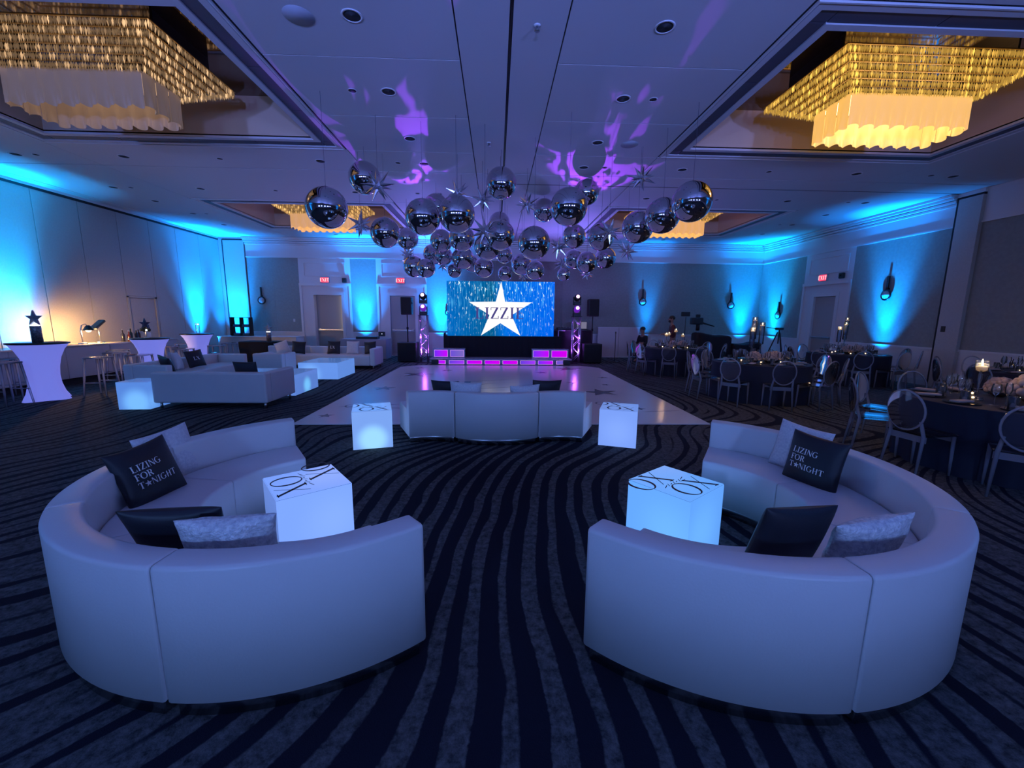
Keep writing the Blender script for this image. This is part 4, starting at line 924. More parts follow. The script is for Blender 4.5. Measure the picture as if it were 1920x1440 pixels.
def build_chandelier(cx, cy, label, mc, ms, mb_):
    t = thing('crystal_chandelier', label, 'chandelier', (cx, cy, ZC))
    if not CH:
        rnd = random.Random(2)
        for i in range(6):
            A, Bh, z = 1.36-.085*i, .80-.08*i, .37-.052*i; mb = MB(); sp = .021
            P = []
            for k in range(int(2*A/sp)): P += [(-A+k*sp, -Bh), (-A+k*sp, Bh)]
            for k in range(int(2*Bh/sp)): P += [(-A, -Bh+k*sp), (A, -Bh+k*sp)]
            for (x, y) in P:
                j = rnd.uniform(-.008, .008); x += rnd.uniform(-.006, .006); y += rnd.uniform(-.006, .006); r = .014; L = .10
                mb.add([(x, y, z+j), (x+r, y, z-L*.4+j), (x, y+r, z-L*.4+j), (x-r, y, z-L*.4+j), (x, y-r, z-L*.4+j), (x, y, z-L+j)], [(0, 1, 2), (0, 2, 3), (0, 3, 4), (0, 4, 1), (5, 2, 1), (5, 3, 2), (5, 4, 3), (5, 1, 4)])
            CH['tier%d' % i] = mb.mesh('crystal_tier')
            CH['rail%d' % i] = ring(-A-.01, A+.01, -Bh-.01, Bh+.01, .02, z, z+.012).mesh('tier_rail')
        # one pleated glass panel, bottom edge ruffled
        n, m = 10, 8; v = []; f = []
        for j in range(m+1):
            for i in range(n+1):
                u, w = i/n, j/m; x = (u-.5)*.215
                d = -.02*math.sin(PI*u)+(1-w)**3*.03*math.sin(2*PI*u*1.5)
                v.append((x, d, -.42+.42*w+(1-w)**4*.025*math.sin(2*PI*u)))
        for j in range(m):
            for i in range(n): f.append((j*(n+1)+i, j*(n+1)+i+1, (j+1)*(n+1)+i+1, (j+1)*(n+1)+i))
        CH['glass'] = MB().add(v, f, True).mesh('glass_panel')
    def inst(nm, me, m, loc=(0, 0, 0), rz=0):
        me2 = me.copy() if len(me.materials) else me
        o = bpy.data.objects.new(nm, me); COL.objects.link(o); o.parent = t; o.location = loc; o.rotation_euler = (0, 0, rz)
        if not len(me.materials): me.materials.append(None)
        o.material_slots[0].link = 'OBJECT'; o.material_slots[0].material = m; return o
    for i in range(6):
        stuff(inst('crystal_tier', CH['tier%d' % i], mc)); inst('tier_rail', CH['rail%d' % i], mat('gilt_rail', (.45, .30, .12), .3, .8))
    put('hanger', MB().box(-1.2, -1.17, -.5, .5, .385, .66), M_bronze, t); put('hanger', MB().box(1.17, 1.2, -.5, .5, .385, .66), M_bronze, t)
    W, D, zt = .86, .33, .07
    for s in (-1, 1):
        for k in range(8): inst('glass_panel', CH['glass'], ms, (-W+.215*(k+.5), s*D, zt), 0 if s < 0 else PI)
        for k in range(3): inst('glass_panel', CH['glass'], ms, (s*W, -D+.22*(k+.5), zt), s*PI/2)
    put('shade_ring', ring(-W-.02, W+.02, -D-.02, D+.02, .04, zt-.005, zt+.02), M_bronze, t)
    put('lamp_tray', MB().box(-.8, .8, -.28, .28, .06, .075), mb_, t)
ccx = [(a+b)/2 for a, b in COFX]; ccy = [(a+b)/2+.05 for a, b in COFY]
build_chandelier(ccx[0], ccy[0], 'crystal chandelier with dim glass shade catching violet light', crystal_sparkle_mat('crystal_peach', (1, .60, .30), .16, 1.5), shade_mat('shade_dim', (.62, .42, .36), .12), emit_mat('tray_dim', (1, .6, .3), 1.0))
build_chandelier(ccx[1], ccy[0], 'crystal chandelier with brightest golden glass shade over the dining side', crystal_sparkle_mat('crystal_gold', (1, .55, .09), .48, 2.2), shade_mat('shade_gold', (1, .52, .10), .82), emit_mat('tray_gold', (1, .6, .25), 9.0))
build_chandelier(ccx[0], ccy[1], 'crystal chandelier partly hidden by balloons above the lounge sofas', crystal_sparkle_mat('crystal_far_lounge', (1, .55, .18), .25, 2.0), shade_mat('shade_far_lounge', (1, .50, .16), .55), emit_mat('tray_far', (1, .6, .25), 4.0))
build_chandelier(ccx[1], ccy[1], 'crystal chandelier partly hidden by balloons above the far dining tables', crystal_sparkle_mat('crystal_far_dining', (1, .52, .12), .30, 1.8), shade_mat('shade_far_dining', (1, .48, .12), .68), MATS['tray_far'])

# ---- uplights along the walls
def uplight(x, y, nx, ny, label, col=(.0, .30, 1.0), power=220, cone=58, lean=.0, fixture=True):
    t = thing('led_uplight', label, 'uplight', (x, y, 0))
    put('body', MB().lathe([(.09, .03), (.095, .05), (.095, .22), (.085, .24)], 18), M_black, t)
    put('bracket', MB().rbox(-.12, .12, -.03, .03, 0, .03, .006), M_blackm, t)
    put('lens', MB().lathe([(.08, .235), (.08, .242), (0, .246)], 18), emit_mat('uplight_lens', (.05, .45, 1.0), 2.0), t)
    lamp('uplight_beam', 'SPOT', (0, 0, .27), col, power*1.5, t, .05, target=(-nx*.40, -ny*.40, 3.7), cone=cone*.62, blend=1.0)
    lamp('uplight_spill', 'SPOT', (0, 0, .27), col, power*.35, t, .05, target=(-nx*.40, -ny*.40, 3.7), cone=cone*1.1, blend=1.0)
BL = (.0, .24, .95); CY = (.0, .34, .95)
uplight(-10.35, 16.9, 0, -1, 'LED uplight in the corner behind the framed shelf', BL, 3921)
uplight(-5.35, 16.9, 0, -1, 'LED uplight between the two exit doors', BL, 4278)
uplight(-2.25, 16.9, 0, -1, 'LED uplight behind the light tower and pole speaker', BL, 4278)
uplight(6.25, 16.9, 0, -1, 'LED uplight behind the white partition panel', BL, 1246, 50)
uplight(10.3, 16.9, 0, -1, 'LED uplight on the back wall in the dining corner', BL, 2989)
uplight(XR-.45, 16.3, -1, 0, 'LED uplight on the side wall in the dining corner', CY, 2493)
uplight(XR-.45, 11.5, -1, 0, 'LED uplight under the side wall sconce', BL, 2989)
uplight(XL+.32, 9.9, 1, 0, 'LED uplight behind the first bar end', CY, 3565)
uplight(XL+.45, 15.75, 1, 0, 'LED uplight along the folding wall near the corner', BL, 3565)
uplight(XL+.4, 3.0, 1, 0, 'LED uplight on the folding wall abreast of the sofa rings', BL, 3000, 70); uplight(XR-.45, 3.0, -1, 0, 'LED uplight on the side wall abreast of the sofa rings', BL, 3000, 70)
# wash lights added as fill for ceiling and sofas, unseen behind the photographer
def wash(x, y, label, col, power, target, cone=64):
    t = thing('added_fill_light', label, 'stage light', (x, y, 0))
    for k in range(3):
        a = 2*PI*k/3+.3; put('leg', MB().tube([(0, 0, .5), (.45*math.cos(a), .45*math.sin(a), .01)], .014, 6), M_blackm, t)
    put('pole', MB().tube([(0, 0, .1), (0, 0, 1.9)], .018, 8), M_blackm, t); put('head', MB().lathe([(.16, .0), (.17, .1), (.15, .2), (.0, .21)], 18, (0, 0, 1.9)), M_black, t)
    l = lamp('added_fill_beam', 'SPOT', (0, .0, 2.2), col, power, t, .2, target=(target[0]-x+0, target[1]-y, target[2]), cone=cone, blend=.8)
    l.rotation_euler = (Vector((target[0]-x, target[1]-y, target[2]-2.2))).to_track_quat('-Z', 'Y').to_euler()
wash(-6, -4.5, 'added unseen fill light on a stand at the rear near the folding wall', (.17, .27, 1.0), 2200, (-4.5, 1.5, ZC))
wash(0, -5, 'added unseen fill light on a stand at the middle of the rear wall', (.19, .26, 1.0), 2200, (0, 1, ZC))
wash(6, -4.5, 'added unseen fill light on a stand at the rear near the side wall', (.17, .26, 1.0), 2200, (4.5, 1.5, ZC))
wash(-3.2, -5, 'low added unseen fill light on a stand at the rear aimed at the bar side sofas', (.17, .37, 1.0), 640, (-2, 6, 1.5), 100)
wash(3.2, -5, 'low added unseen fill light on a stand at the rear aimed at the dining side sofas', (.20, .36, 1.0), 640, (2, 6, 1.5), 100)
# moving-head gobo beams on the ceiling
def gobo(loc, target, col, power, cone, scale, seed):
    l = lamp('gobo_beam', 'SPOT', loc, col, power, None, .01, target=target, cone=cone, blend=.25)
    d = l.data; d.use_nodes = True; nt = d.node_tree; em = nt.nodes['Emission']
    tc = nt.nodes.new('ShaderNodeTexCoord'); mp = nt.nodes.new('ShaderNodeMapping'); mp.inputs['Scale'].default_value = (scale, scale, scale); mp.inputs['Location'].default_value = (seed, seed*.3, 0)
    nt.links.new(tc.outputs['Normal'], mp.inputs[0])
    w = nt.nodes.new('ShaderNodeTexWave'); w.wave_type = 'RINGS'; w.inputs['Scale'].default_value = 1.0; w.inputs['Distortion'].default_value = 9; w.inputs['Detail'].default_value = 2
    nt.links.new(mp.outputs[0], w.inputs['Vector'])
    mr = nt.nodes.new('ShaderNodeMapRange'); mr.inputs[1].default_value = .48; mr.inputs[2].default_value = .75; nt.links.new(w.outputs['Fac'], mr.inputs[0])
    nt.links.new(mr.outputs[0], em.inputs['Strength']); return l
gobo((-2.6, 14.85, 2.42), (-1.6, 7.0, ZC), (.30, .04, 1.0), 1900, 20, 16, 1.7)
gobo((2.9, 14.85, 2.42), (1.9, 7.0, ZC), (.34, .04, 1.0), 1900, 22, 16, 4.2)
# ================================================================ lounge side, bar side
def straight_sofa(loc, rz, L, D, label, arms=(True, True), h=.64):
    """faces local +y; origin on the floor under the middle"""
    t = thing('straight_sofa', label, 'sofa', (*loc, 0), math.radians(rz)); x = L/2; y = D/2; aw = .16
    xl, xr = -x+(aw if arms[0] else 0), x-(aw if arms[1] else 0)
    put('seat', MB().rbox(xl+.002, xr-.002, -y+.19, y, .10, .42, .025), M_leather, t)
    put('backrest', MB().rbox(-x, x, -y, -y+.185, .10, h, .03), M_leather, t)
    if arms[0]: put('arm', MB().rbox(-x, -x+aw, -y+.188, y, .10, h-.01, .025), M_leather, t)
    if arms[1]: put('arm', MB().rbox(x-aw, x, -y+.188, y, .10, h-.01, .025), M_leather, t)
    for sx in (-1, 1):
        for sy in (-1, 1): put('leg', MB().tube([(sx*(x-.08), sy*(y-.08), 0), (sx*(x-.08), sy*(y-.08), .11)], .022, 8), M_steel, t)
straight_sofa((-5.0, 7.83), 0, 1.95, 1.05, 'long straight white sofa with its back beside the glowing lounge cube', (False, True))
straight_sofa((-6.95, 9.75), -90, 2.7, .85, 'white side sofa of the lounge parallel to the bar counter', (True, True))
straight_sofa((-5.95, 11.35), 0, .75, .78, 'white single seat with its back to the side sofa, between both glowing tables', (True, True))
straight_sofa((-6.75, 13.5), 180, 1.35, .9, 'white sofa half beside the black table under the star lamp', (False, False))
straight_sofa((-4.9, 13.4), 180, 2.3, .95, 'white sofa with lettered black pillow in front of the door surround', (True, False))
M_gt = glow_mat('glow_low_table', (.15, .34, .95), .8, 1.0, (-.2, -.6, .12), (.20, .46, 1.0), (.05, .4))
M_gt2 = glow_mat('glow_low_table_near', (.14, .30, .88), .72, 1.0, (.66, .0, .14), (.18, .55, 1.0), (.04, .26))
glow_box('glow_table', 'low glowing table between the far sofa and the dance floor', (-4.6, 11.45, 0), 0, 1.0, 1.3, .43, M_gt, M_core)
glow_box('glow_table', 'low glowing table in front of the long straight sofa', (-4.8, 9.10, 0), 0, 1.35, 1.1, .43, M_gt2, M_core)
pillow('black_pillow', (-6.78, 8.75, .60), 60, 20, 10, .40, 'black pillow slumped on the near end of the side sofa', M_pblack)
pillow('white_pillow', (-7.02, 9.35, .62), 20, 18, -5, .40, 'white pillow between two black ones on the side sofa', M_pwhite)
pillow('black_pillow', (-6.98, 9.85, .62), -20, 15, 5, .40, 'black pillow printed LX on the side sofa', M_pblack, 'lx')
pillow('black_pillow', (-4.55, 7.68, .60), 90, 15, 0, .42, 'black pillow peeking over the long straight sofa', M_pblack)
pillow('white_pillow', (-6.75, 13.35, .62), -80, 15, 20, .40, 'white pillow tilted on the sofa half beside the black table', M_pwhite)
pillow('black_pillow', (-6.25, 13.38, .62), -75, 15, -5, .40, 'black pillow at the inner end of the sofa half by the black table', M_pblack)
pillow('black_pillow', (-5.2, 13.5, .62), -95, 12, 0, .42, 'black pillow printed LX on the sofa before the door surround', M_pblack, 'lx')
pillow('white_pillow', (-4.6, 13.5, .62), -95, 12, 0, .42, 'white pillow in the middle of the sofa before the door surround', M_pwhite)
pillow('black_pillow', (-4.05, 13.5, .62), -100, 12, 5, .40, 'black pillow by the arm of the sofa before the door surround', M_pblack)

# ---- bar counter along the folding wall
M_clear = clear_mat('clear_acrylic_edge', (.95, .96, .99), .34, (.85, .86, 1.0))
M_cpanel = clear_mat('clear_acrylic_panel', (.96, .97, .99), .025, (.6, .64, .85))
M_glass = clear_mat('thin_glass', (.95, .97, .99), .12, (.65, .75, .9), 1.5, .02)
def build_bar():
    t = thing('bar_counter', 'long white bar counter with mirrored top along the folding wall', 'bar', (-10.1, 9.7, 0))
    for k in range(6): put('front_panel', MB().rbox(.36, .40, -3.3+1.1*k+.004, -3.3+1.1*(k+1)-.004, .16, .86, .006), mat('bar_front', (.50, .50, .52), .4), t)
    put('carcass', MB().box(-.24, .36, -3.28, 3.28, .16, .86), M_white, t)
    put('toe_kick', MB().box(-.22, .30, -3.28, 3.28, 0, .16), M_gap, t)
    put('top', MB().rbox(-.27, .42, -3.32, 3.32, .86, .90, .008), mat('bar_top', (.55, .50, .44), .12, .3), t)
    h = thing('heat_lamp', 'glowing heat lamp on a curved arm over the bar counter', 'lamp', (-10.05, 10.5, .90))
    put('base', MB().lathe([(.09, 0), (.09, .02), (.02, .03)], 16), M_steel, h)
    put('arm', MB().tube([(0, 0, .02), (0, -.02, .3), (0, .02, .44), (0, .12, .48), (0, .18, .42)], .012, 8), M_steel, h)
    put('shade', MB().lathe([(.03, .44), (.05, .42), (.11, .32)], 18, (0, .18, 0), cap=False), M_bronze, h)
    put('bulb', MB().sphere((0, .18, .33), .055, 14, 8), emit_mat('heat_bulb', (1, .66, .25), 18), h)
    lamp('heat_light', 'POINT', (0, .18, .24), (1, .55, .2), 115, h, .06)
    s = thing('heat_lamp', 'unlit tilted dark lamp shade beside the glowing heat lamp', 'lamp', (-10.05, 10.95, .90))
    put('base', MB().lathe([(.09, 0), (.09, .02), (.02, .03)], 16), M_steel, s); put('arm', MB().tube([(0, 0, .02), (0, 0, .45)], .012, 8), M_steel, s)
    put('shade', MB().rbox(-.08, .08, -.17, .17, -.02, .04, .015).xf(Matrix.Translation((0, 0, .45)) @ Matrix.Rotation(math.radians(35), 4, 'X')), mat('lamp_green', (.10, .10, .09), .5), s)
    cols = [(.03, .03, .04), (.10, .02, .02), (.04, .05, .03)]
    for k, (y, hh) in enumerate(((11.55, .30), (11.68, .26), (11.80, .33), (11.92, .28), (12.05, .30))):
        b = thing('bottle', 'dark bottle on the bar counter by the folding wall door', 'bottle', (-10.0+.05*(k % 2), y, .90), 0, 'bottles on the bar counter')
        put('glass', MB().lathe([(.038, 0), (.04, .01), (.04, hh*.6), (.014, hh*.78), (.014, hh)], 14), mat('bottle_%d' % (k % 3), cols[k % 3], .15), b)
        put('cap', MB().lathe([(.016, hh), (.016, hh+.02)], 10), M_steel, b)
    f = thing('flower_vase', 'small dark floral arrangement in a white holder on the bar', 'vase', (-9.95, 12.3, .90))
    put('holder', MB().lathe([(.07, 0), (.07, .2), (.06, .21)], 14), M_white, f)
    fl = MB()
    for k in range(14): fl.sphere((random.uniform(-.1, .1), random.uniform(-.1, .1), .26+random.uniform(0, .14)), .05, 8, 5)
    put('foliage', fl, mat('dark_foliage', (.02, .03, .02), .7), f)
    c = thing('back_counter', 'low white counter with linen front along the far corner wall', 'counter', (-9.1, 16.2, 0))
    put('front', MB().rbox(-1.25, 1.6, -.3, -.27, 0, .80, .006), MATS['bar_front'], c); put('top', MB().rbox(-1.27, 1.62, -.32, .35, .80, .83, .008), M_white, c); put('carcass', MB().box(-1.25, 1.6, -.26, .33, .0, .80), M_white, c)
    sh = thing('framed_shelf', 'black metal display shelf with four bays on the far counter', 'shelf', (-9.65, 16.25, .83))
    for x in (-.34, 0, .34): put('upright', MB().box(x-.012, x+.012, -.12, .12, 0, .70), M_blackm, sh)
    for z in (0, .33, .68): put('shelf_board', MB().box(-.34, .34, -.12, .12, z, z+.02), M_blackm, sh)
    for k, (x, z) in enumerate(((-.17, .35), (.17, .35), (-.17, .02), (.17, .02))):
        tag(put('display_tray', MB().rbox(-.12, .12, -.09, .09, 0, .09, .01), mat('tray_smoke', (.05, .10, .14), .2), None, (-9.65+x, 16.25, .83+z)), 'smoked tray standing in a bay of the black display shelf', 'tray', 'trays in the display shelf')
    bt = thing('black_table', 'black cloth covered table behind the lounge with a star lamp on it', 'table', (-7.9, 14.6, 0))
    put('cloth', MB().rbox(-.75, .55, -.35, .35, 0, .74, .03), MATS['black_cloth'], bt)
    wt = thing('gift_table', 'grey linen table between the two exit doors', 'table', (-4.9, 16.2, 0))
    n = 40; v = []; fc = []
    pts = [(-.95+1.7*i/14, -.4) for i in range(15)]+[(.75, -.4+.75*i/6) for i in range(1, 7)]+[(.75-1.7*i/14, .35) for i in range(1, 15)]+[(-.95, .35-.75*i/6) for i in range(1, 6)]
    m = len(pts)
    for k, (x, y) in enumerate(pts):
        o = 1+.03*math.sin(k*2.2); v += [(x, y, .76), (x*o, y*o, .02)]
    for k in range(m): fc.append((2*k, 2*k+1, 2*((k+1) % m)+1, 2*((k+1) % m)))
    fc.append(tuple(2*k for k in range(m)))
    put('linen', MB().add(v, fc, False), mat('grey_linen', (.42, .40, .45), .8), wt)
    bo = thing('black_box', 'flat black box lying on the grey linen table', 'box', (-4.85, 16.1, .76)); put('lid', MB().rbox(-.45, .35, -.18, .18, .0, .09, .01), M_black, bo)
    mo = thing('small_monitor', 'small black monitor on the grey linen table', 'monitor', (-4.4, 16.2, .855)); put('housing', MB().rbox(-.12, .12, -.03, .05, 0, .18, .01), M_black, mo); put('indicator', MB().box(.0, .03, -.033, -.03, .08, .11), emit_mat('indicator', (.8, .85, 1), 1.0), mo)
build_bar()

# ---- cocktail tables and clear stools
def star_solid(r, d):
    p = star_poly(r); return MB().add([(x, -d/2, z) for x, z in p]+[(x, d/2, z) for x, z in p]+[(0, -d, 0), (0, d, 0)], [((i+1) % 10, i, 20) for i in range(10)]+[(10+i, 10+(i+1) % 10, 21) for i in range(10)]+[(i, (i+1) % 10, 10+(i+1) % 10, 10+i) for i in range(10)])
M_span = mat('white_spandex_glow', (.60, .60, .68), .6, emit=(.22, .24, 1.0), es=.5)  # purple-blue light on the covers put into the cloth as emission
M_topblk = mat('black_table_top', (.02, .02, .025), .25)
def cocktail(x, y, r, label):
    t = thing('cocktail_table', label, 'table', (x, y, 0))
    n = 48; prof = [(.98, 1.06), (.80, .95), (.66, .80), (.58, .62), (.56, .45), (.60, .28), (.70, .12), (.84, .0)]; v = []; f = []
    for j, (k, z) in enumerate(prof):
        for i in range(n):
            a = 2*PI*i/n; lob = 1+.16*(1-z/1.06)**2*math.cos(4*a); v.append((r*k*lob*math.cos(a), r*k*lob*math.sin(a), z))
    for j in range(len(prof)-1):
        for i in range(n): f.append((j*n+i, j*n+(i+1) % n, (j+1)*n+(i+1) % n, (j+1)*n+i))
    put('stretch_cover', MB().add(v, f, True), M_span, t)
    put('table_top', MB().lathe([(r*.98, 1.055), (r*1.03, 1.06), (r*1.03, 1.085), (0, 1.087)], 40), M_topblk, t)
    put('core_puck', MB().lathe([(.05, .0), (.05, .04)], 12), M_black, t)
cocktail(-8.65, 8.18, .41, 'tall cocktail table in lit white stretch cover with a star topped cylinder')
cocktail(-8.0, 9.92, .36, 'tall cocktail table in lit white stretch cover with a dark star on a rod')
cocktail(-8.59, 12.3, .39, 'tall cocktail table in lit white stretch cover with a clear cylinder')
def star_piece(x, y, z, kind, label):
    t = thing('star_centerpiece', label, 'centerpiece', (x, y, z))
    if kind == 0:
        put('cylinder', MB().lathe([(.075, 0), (.075, .30), (.07, .31)], 18), mat('silver_cylinder', (.35, .35, .38), .35, .6, noise=(40, (.1, .1, .12), .9)), t)
        put('light', MB().lathe([(.06, .31), (.06, .33), (0, .335)], 14), emit_mat('star_light', (.85, .9, 1), 3), t)
        put('star', star_solid(.15, .03).xf(Matrix.Translation((0, 0, .45))), mat('silver_star', (.25, .25, .32), .35, .5), t)
    elif kind == 1:
        put('rod', MB().tube([(0, 0, 0), (0, 0, .22)], .008, 6), M_steel, t); put('base', MB().lathe([(.05, 0), (.05, .01), (.01, .02)], 14), M_steel, t)
        put('star', star_solid(.13, .025).xf(Matrix.Translation((0, 0, .32))), mat('navy_star', (.03, .03, .08), .4), t); put('light', MB().sphere((.05, -.04, .18), .018, 10, 6), MATS['star_light'], t)
    else:
        put('glass', MB().lathe([(.05, 0), (.05, .30)], 16, cap=False), M_glass, t); put('light', MB().sphere((.03, -.02, .26), .02, 10, 6), MATS['star_light'], t); put('base', MB().lathe([(.055, 0), (.055, .012)], 16), M_steel, t)
star_piece(-8.62, 8.15, 1.087, 0, 'silver star on a lit mesh cylinder on the cocktail table')
star_piece(-8.05, 9.9, 1.087, 1, 'dark star on a thin rod on the cocktail table')
star_piece(-8.55, 12.3, 1.087, 2, 'clear glass cylinder with a small light on the cocktail table')
star_piece(-7.75, 14.5, .74, 0, 'dark star on a lit cylinder on the black cloth table')
def build_stools():
    t0 = None
    def stool():
        t = thing('bar_stool', 'clear acrylic backless bar stool beside the lit cocktail tables', 'stool', (0, 0, 0), 0, 'clear bar stools')
        put('seat', MB().rbox(-.17, .17, -.17, .17, .745, .775, .012), M_clear, t)
        for sx in (-1, 1):
            for sy in (-1, 1): put('leg', MB().tube([(sx*.145, sy*.145, .745), (sx*.20, sy*.20, 0)], [.022, .016], 6), M_clear, t)
        for s in (-1, 1): put('footrest', MB().tube([(-.185, s*.185, .27), (.185, s*.185, .27)], .011, 6), M_clear, t)
        return t
    for x, y, a in ((-9.35, 8.35, .2), (-8.72, 7.62, -.1), (-8.0, 8.62, .1), (-9.12, 10.35, .3), (-8.62, 9.72, .1), (-7.95, 10.85, 0), (-7.68, 9.20, .1), (-8.9, 11.6, .1), (-7.95, 12.1, .2), (-8.2, 13.1, .1), (-9.3, 12.7, .4)):
        if t0 is None: t0 = stool(); t0.location = (x, y, 0); t0.rotation_euler = (0, 0, a)
        else: dup(t0, (x, y, 0), a)
build_stools()

# ================================================================ dining side
M_navy = mat('navy_linen', (.008, .010, .028), .75)
M_rose = mat('blush_roses', (.42, .31, .28), .7); M_plate = mat('black_plate', (.012, .012, .016), .18); M_nap = mat('blush_napkin', (.40, .30, .27), .8)
M_wax = mat('candle_wax', (.8, .74, .62), .5, emit=(1, .55, .2), es=.25); M_flame = emit_mat('flame', (1, .72, .35), 7)
def ghost_chair():
    t = thing('ghost_chair', 'clear chair', 'chair')
    put('seat', MB().rbox(-.20, .20, -.20, .21, .435, .46, .012), M_cpanel, t)
    put('seat_apron', MB().box(-.19, .19, .185, .195, .37, .437), M_clear, t); put('seat_apron', MB().box(-.19, .19, -.195, -.185, .37, .437), M_clear, t)
    for s in (-1, 1):
        put('leg', MB().tube([(s*.18, .18, .435), (s*.185, .19, 0)], [.020, .014], 6), M_clear, t)
        put('leg', MB().tube([(s*.15, -.24, .60), (s*.165, -.195, .44), (s*.185, -.25, 0)], [.016, .02, .014], 6), M_clear, t)
    n = 28; w, h = .185, .215; zc, yb = .70, -.245
    rim = [(w*math.cos(2*PI*k/n), yb-.05*(math.sin(2*PI*k/n)*.5+.5)+.02*math.cos(2*PI*k/n)**2, zc+h*math.sin(2*PI*k/n)) for k in range(n)]
    put('back_rim', MB().tube(rim, .012, 6, closed=True), M_clear, t)
    put('backrest', MB().add([(x*.97, y, zc+(z-zc)*.97) for x, y, z in rim]+[(0, yb-.04, zc)], [(k, (k+1) % n, n) for k in range(n)], True).add([(x*.97, y-.012, zc+(z-zc)*.97) for x, y, z in rim]+[(0, yb-.052, zc)], [((k+1) % n, k, n) for k in range(n)], True), M_cpanel, t)
    return t
def wine_glass_mesh(h, rb, rs):
    return MB().lathe([(rs, 0), (rs*.9, .004), (.004, .008), (.0035, h*.45), (rb*.45, h*.50), (rb, h*.68), (rb*.95, h*.85), (rb*.8, h)], 12, cap=False).mesh('wine_glass')
PROTO = {}
def rose_ball_mesh():
    rnd = random.Random(4); mb = MB()
    for k in range(46):
        z = 1-2*(k+.5)/46*.62; a = k*2.39996; r = math.sqrt(max(0, 1-z*z)); c = Vector((r*math.cos(a), r*math.sin(a), z))*.115
        mb.sphere((c.x, c.y, c.z), .030+rnd.uniform(-.004, .004), 8, 5)
    mb.sphere((0, 0, .02), .105, 12, 8); return mb.mesh('rose_ball')
def dining_table(cx, cy, r, place, angles, holders, roses, nset=10, off=0.0, squat=False):
    t = thing('dining_table', 'round dining table under navy floor length linen, %s' % place, 'table', (cx, cy, 0))
    n = 96; v = []; f = []
    for j in range(7):
        z = .745*(1-j/6)+.003
        for i in range(n):
            a = 2*PI*i/n; k = j/6; rr = r*(1+.02*k+.028*k*math.sin(a*17+math.sin(a*3)*2)); v.append((rr*math.cos(a), rr*math.sin(a), z))
    for j in range(6):
        for i in range(n): f.append((j*n+i, (j+1)*n+i, (j+1)*n+(i+1) % n, j*n+(i+1) % n))
    put('linen_skirt', MB().add(v, f, True), M_navy, t); put('linen_top', MB().lathe([(r, .735), (r*1.0, .752), (r*.99, .756), (0, .757)], 64), M_navy, t)
    ZT_ = .757
    if 'chair' not in PROTO: PROTO['chair'] = None
    for th in angles:
        a = math.radians(th); R = r+.24; p = (cx+R*math.cos(a), cy+R*math.sin(a), 0)
        lab = 'clear oval-backed chair pushed up to the navy table %s' % place; grp = 'clear chairs at the table %s' % place
        if PROTO['chair'] is None:
            c = ghost_chair(); PROTO['chair'] = c; c.location = p; c.rotation_euler = (0, 0, a+PI/2); c['label'] = lab; c['group'] = grp
        else: dup(PROTO['chair'], p, a+PI/2, lab, grp)
    if 'wg' not in PROTO:
        PROTO['wg'] = wine_glass_mesh(.23, .042, .035); PROTO['fl'] = wine_glass_mesh(.25, .03, .032)
        PROTO['wt'] = MB().lathe([(.033, 0), (.038, .005), (.042, .12), (.040, .121), (.034, .01)], 12, cap=False).mesh('tumbler')
        PROTO['pl'] = MB().lathe([(.0, .004), (.09, .004), (.15, .014), (.155, .014), (.10, .0), (.0, .0)], 28).mesh('plate')
        PROTO['np'] = MB().rbox(-.045, .045, -.11, .11, .0, .02, .006).mesh('napkin'); PROTO['rb'] = rose_ball_mesh()
        PROTO['bowl'] = MB().lathe([(.04, 0), (.08, .03), (.085, .07), (.07, .09)], 18, cap=False).mesh('bowl')
    def one(name, me, m, x, y, z, label, cat, grp, rz=0):
        o = put(name, me, m, None, (cx+x, cy+y, ZT_+z), (0, 0, rz)); return tag(o, label, cat, grp)
    for k in range(nset):
        a = 2*PI*k/nset+math.radians(off); ca, sa = math.cos(a), math.sin(a); q = r-.21
        one('plate', PROTO['pl'], M_plate, q*ca, q*sa, 0, 'glossy black charger plate on the table %s' % place, 'plate', 'charger plates %s' % place)
        one('napkin', PROTO['np'], M_nap, q*ca, q*sa, .015, 'folded blush napkin on a charger plate %s' % place, 'napkin', 'napkins %s' % place, a+PI/2)
        for me, nm, d, rad in ((PROTO['wg'], 'wine_glass', .13, r-.42), (PROTO['fl'], 'champagne_flute', .22, r-.40), (PROTO['wt'], 'water_tumbler', .30, r-.33)):
            b = a+d/rad*1.05; one(nm, me, M_glass, rad*math.cos(b), rad*math.sin(b), 0, 'empty clear %s on the table %s' % (nm.replace('_', ' '), place), 'glass', '%ss %s' % (nm.replace('_', ' '), place))
    for k, (x, y, h) in enumerate(holders):
        hh = h-ZT_
        c = thing('candle_holder', 'clear glass candle holder with burning candle on the table %s' % place, 'candle', (x, y, ZT_), 0, 'candle holders %s' % place)
        put('foot', MB().lathe([(.06, 0), (.06, .008), (.01, .016)], 16), M_glass, c)
        if squat:
            put('stem', MB().tube([(0, 0, .01), (0, 0, hh-.06)], .009, 8), M_glass, c); put('cup', MB().lathe([(.01, hh-.07), (.055, hh-.055), (.055, hh+.03)], 16, cap=False), M_glass, c)
            put('candle', MB().lathe([(.045, hh-.05), (.045, hh-.005), (0, hh)], 14), M_wax, c)
        else:
            cyl = min(.42, hh*.55)
            put('stem', MB().tube([(0, 0, .01), (0, 0, hh-cyl)], .011, 8), M_glass, c); put('cylinder', MB().lathe([(.02, hh-cyl), (.05, hh-cyl+.01), (.05, hh+.05)], 18, cap=False), M_glass, c)
            put('water', MB().lathe([(.044, hh-cyl+.015), (.044, hh-.03)], 16), clear_mat('water', (.75, .88, .97), .10, (.3, .55, .9), 1.33, .02), c)
            put('candle', MB().lathe([(.036, hh-.028), (.038, hh-.012), (0, hh-.008)], 14), M_wax, c)
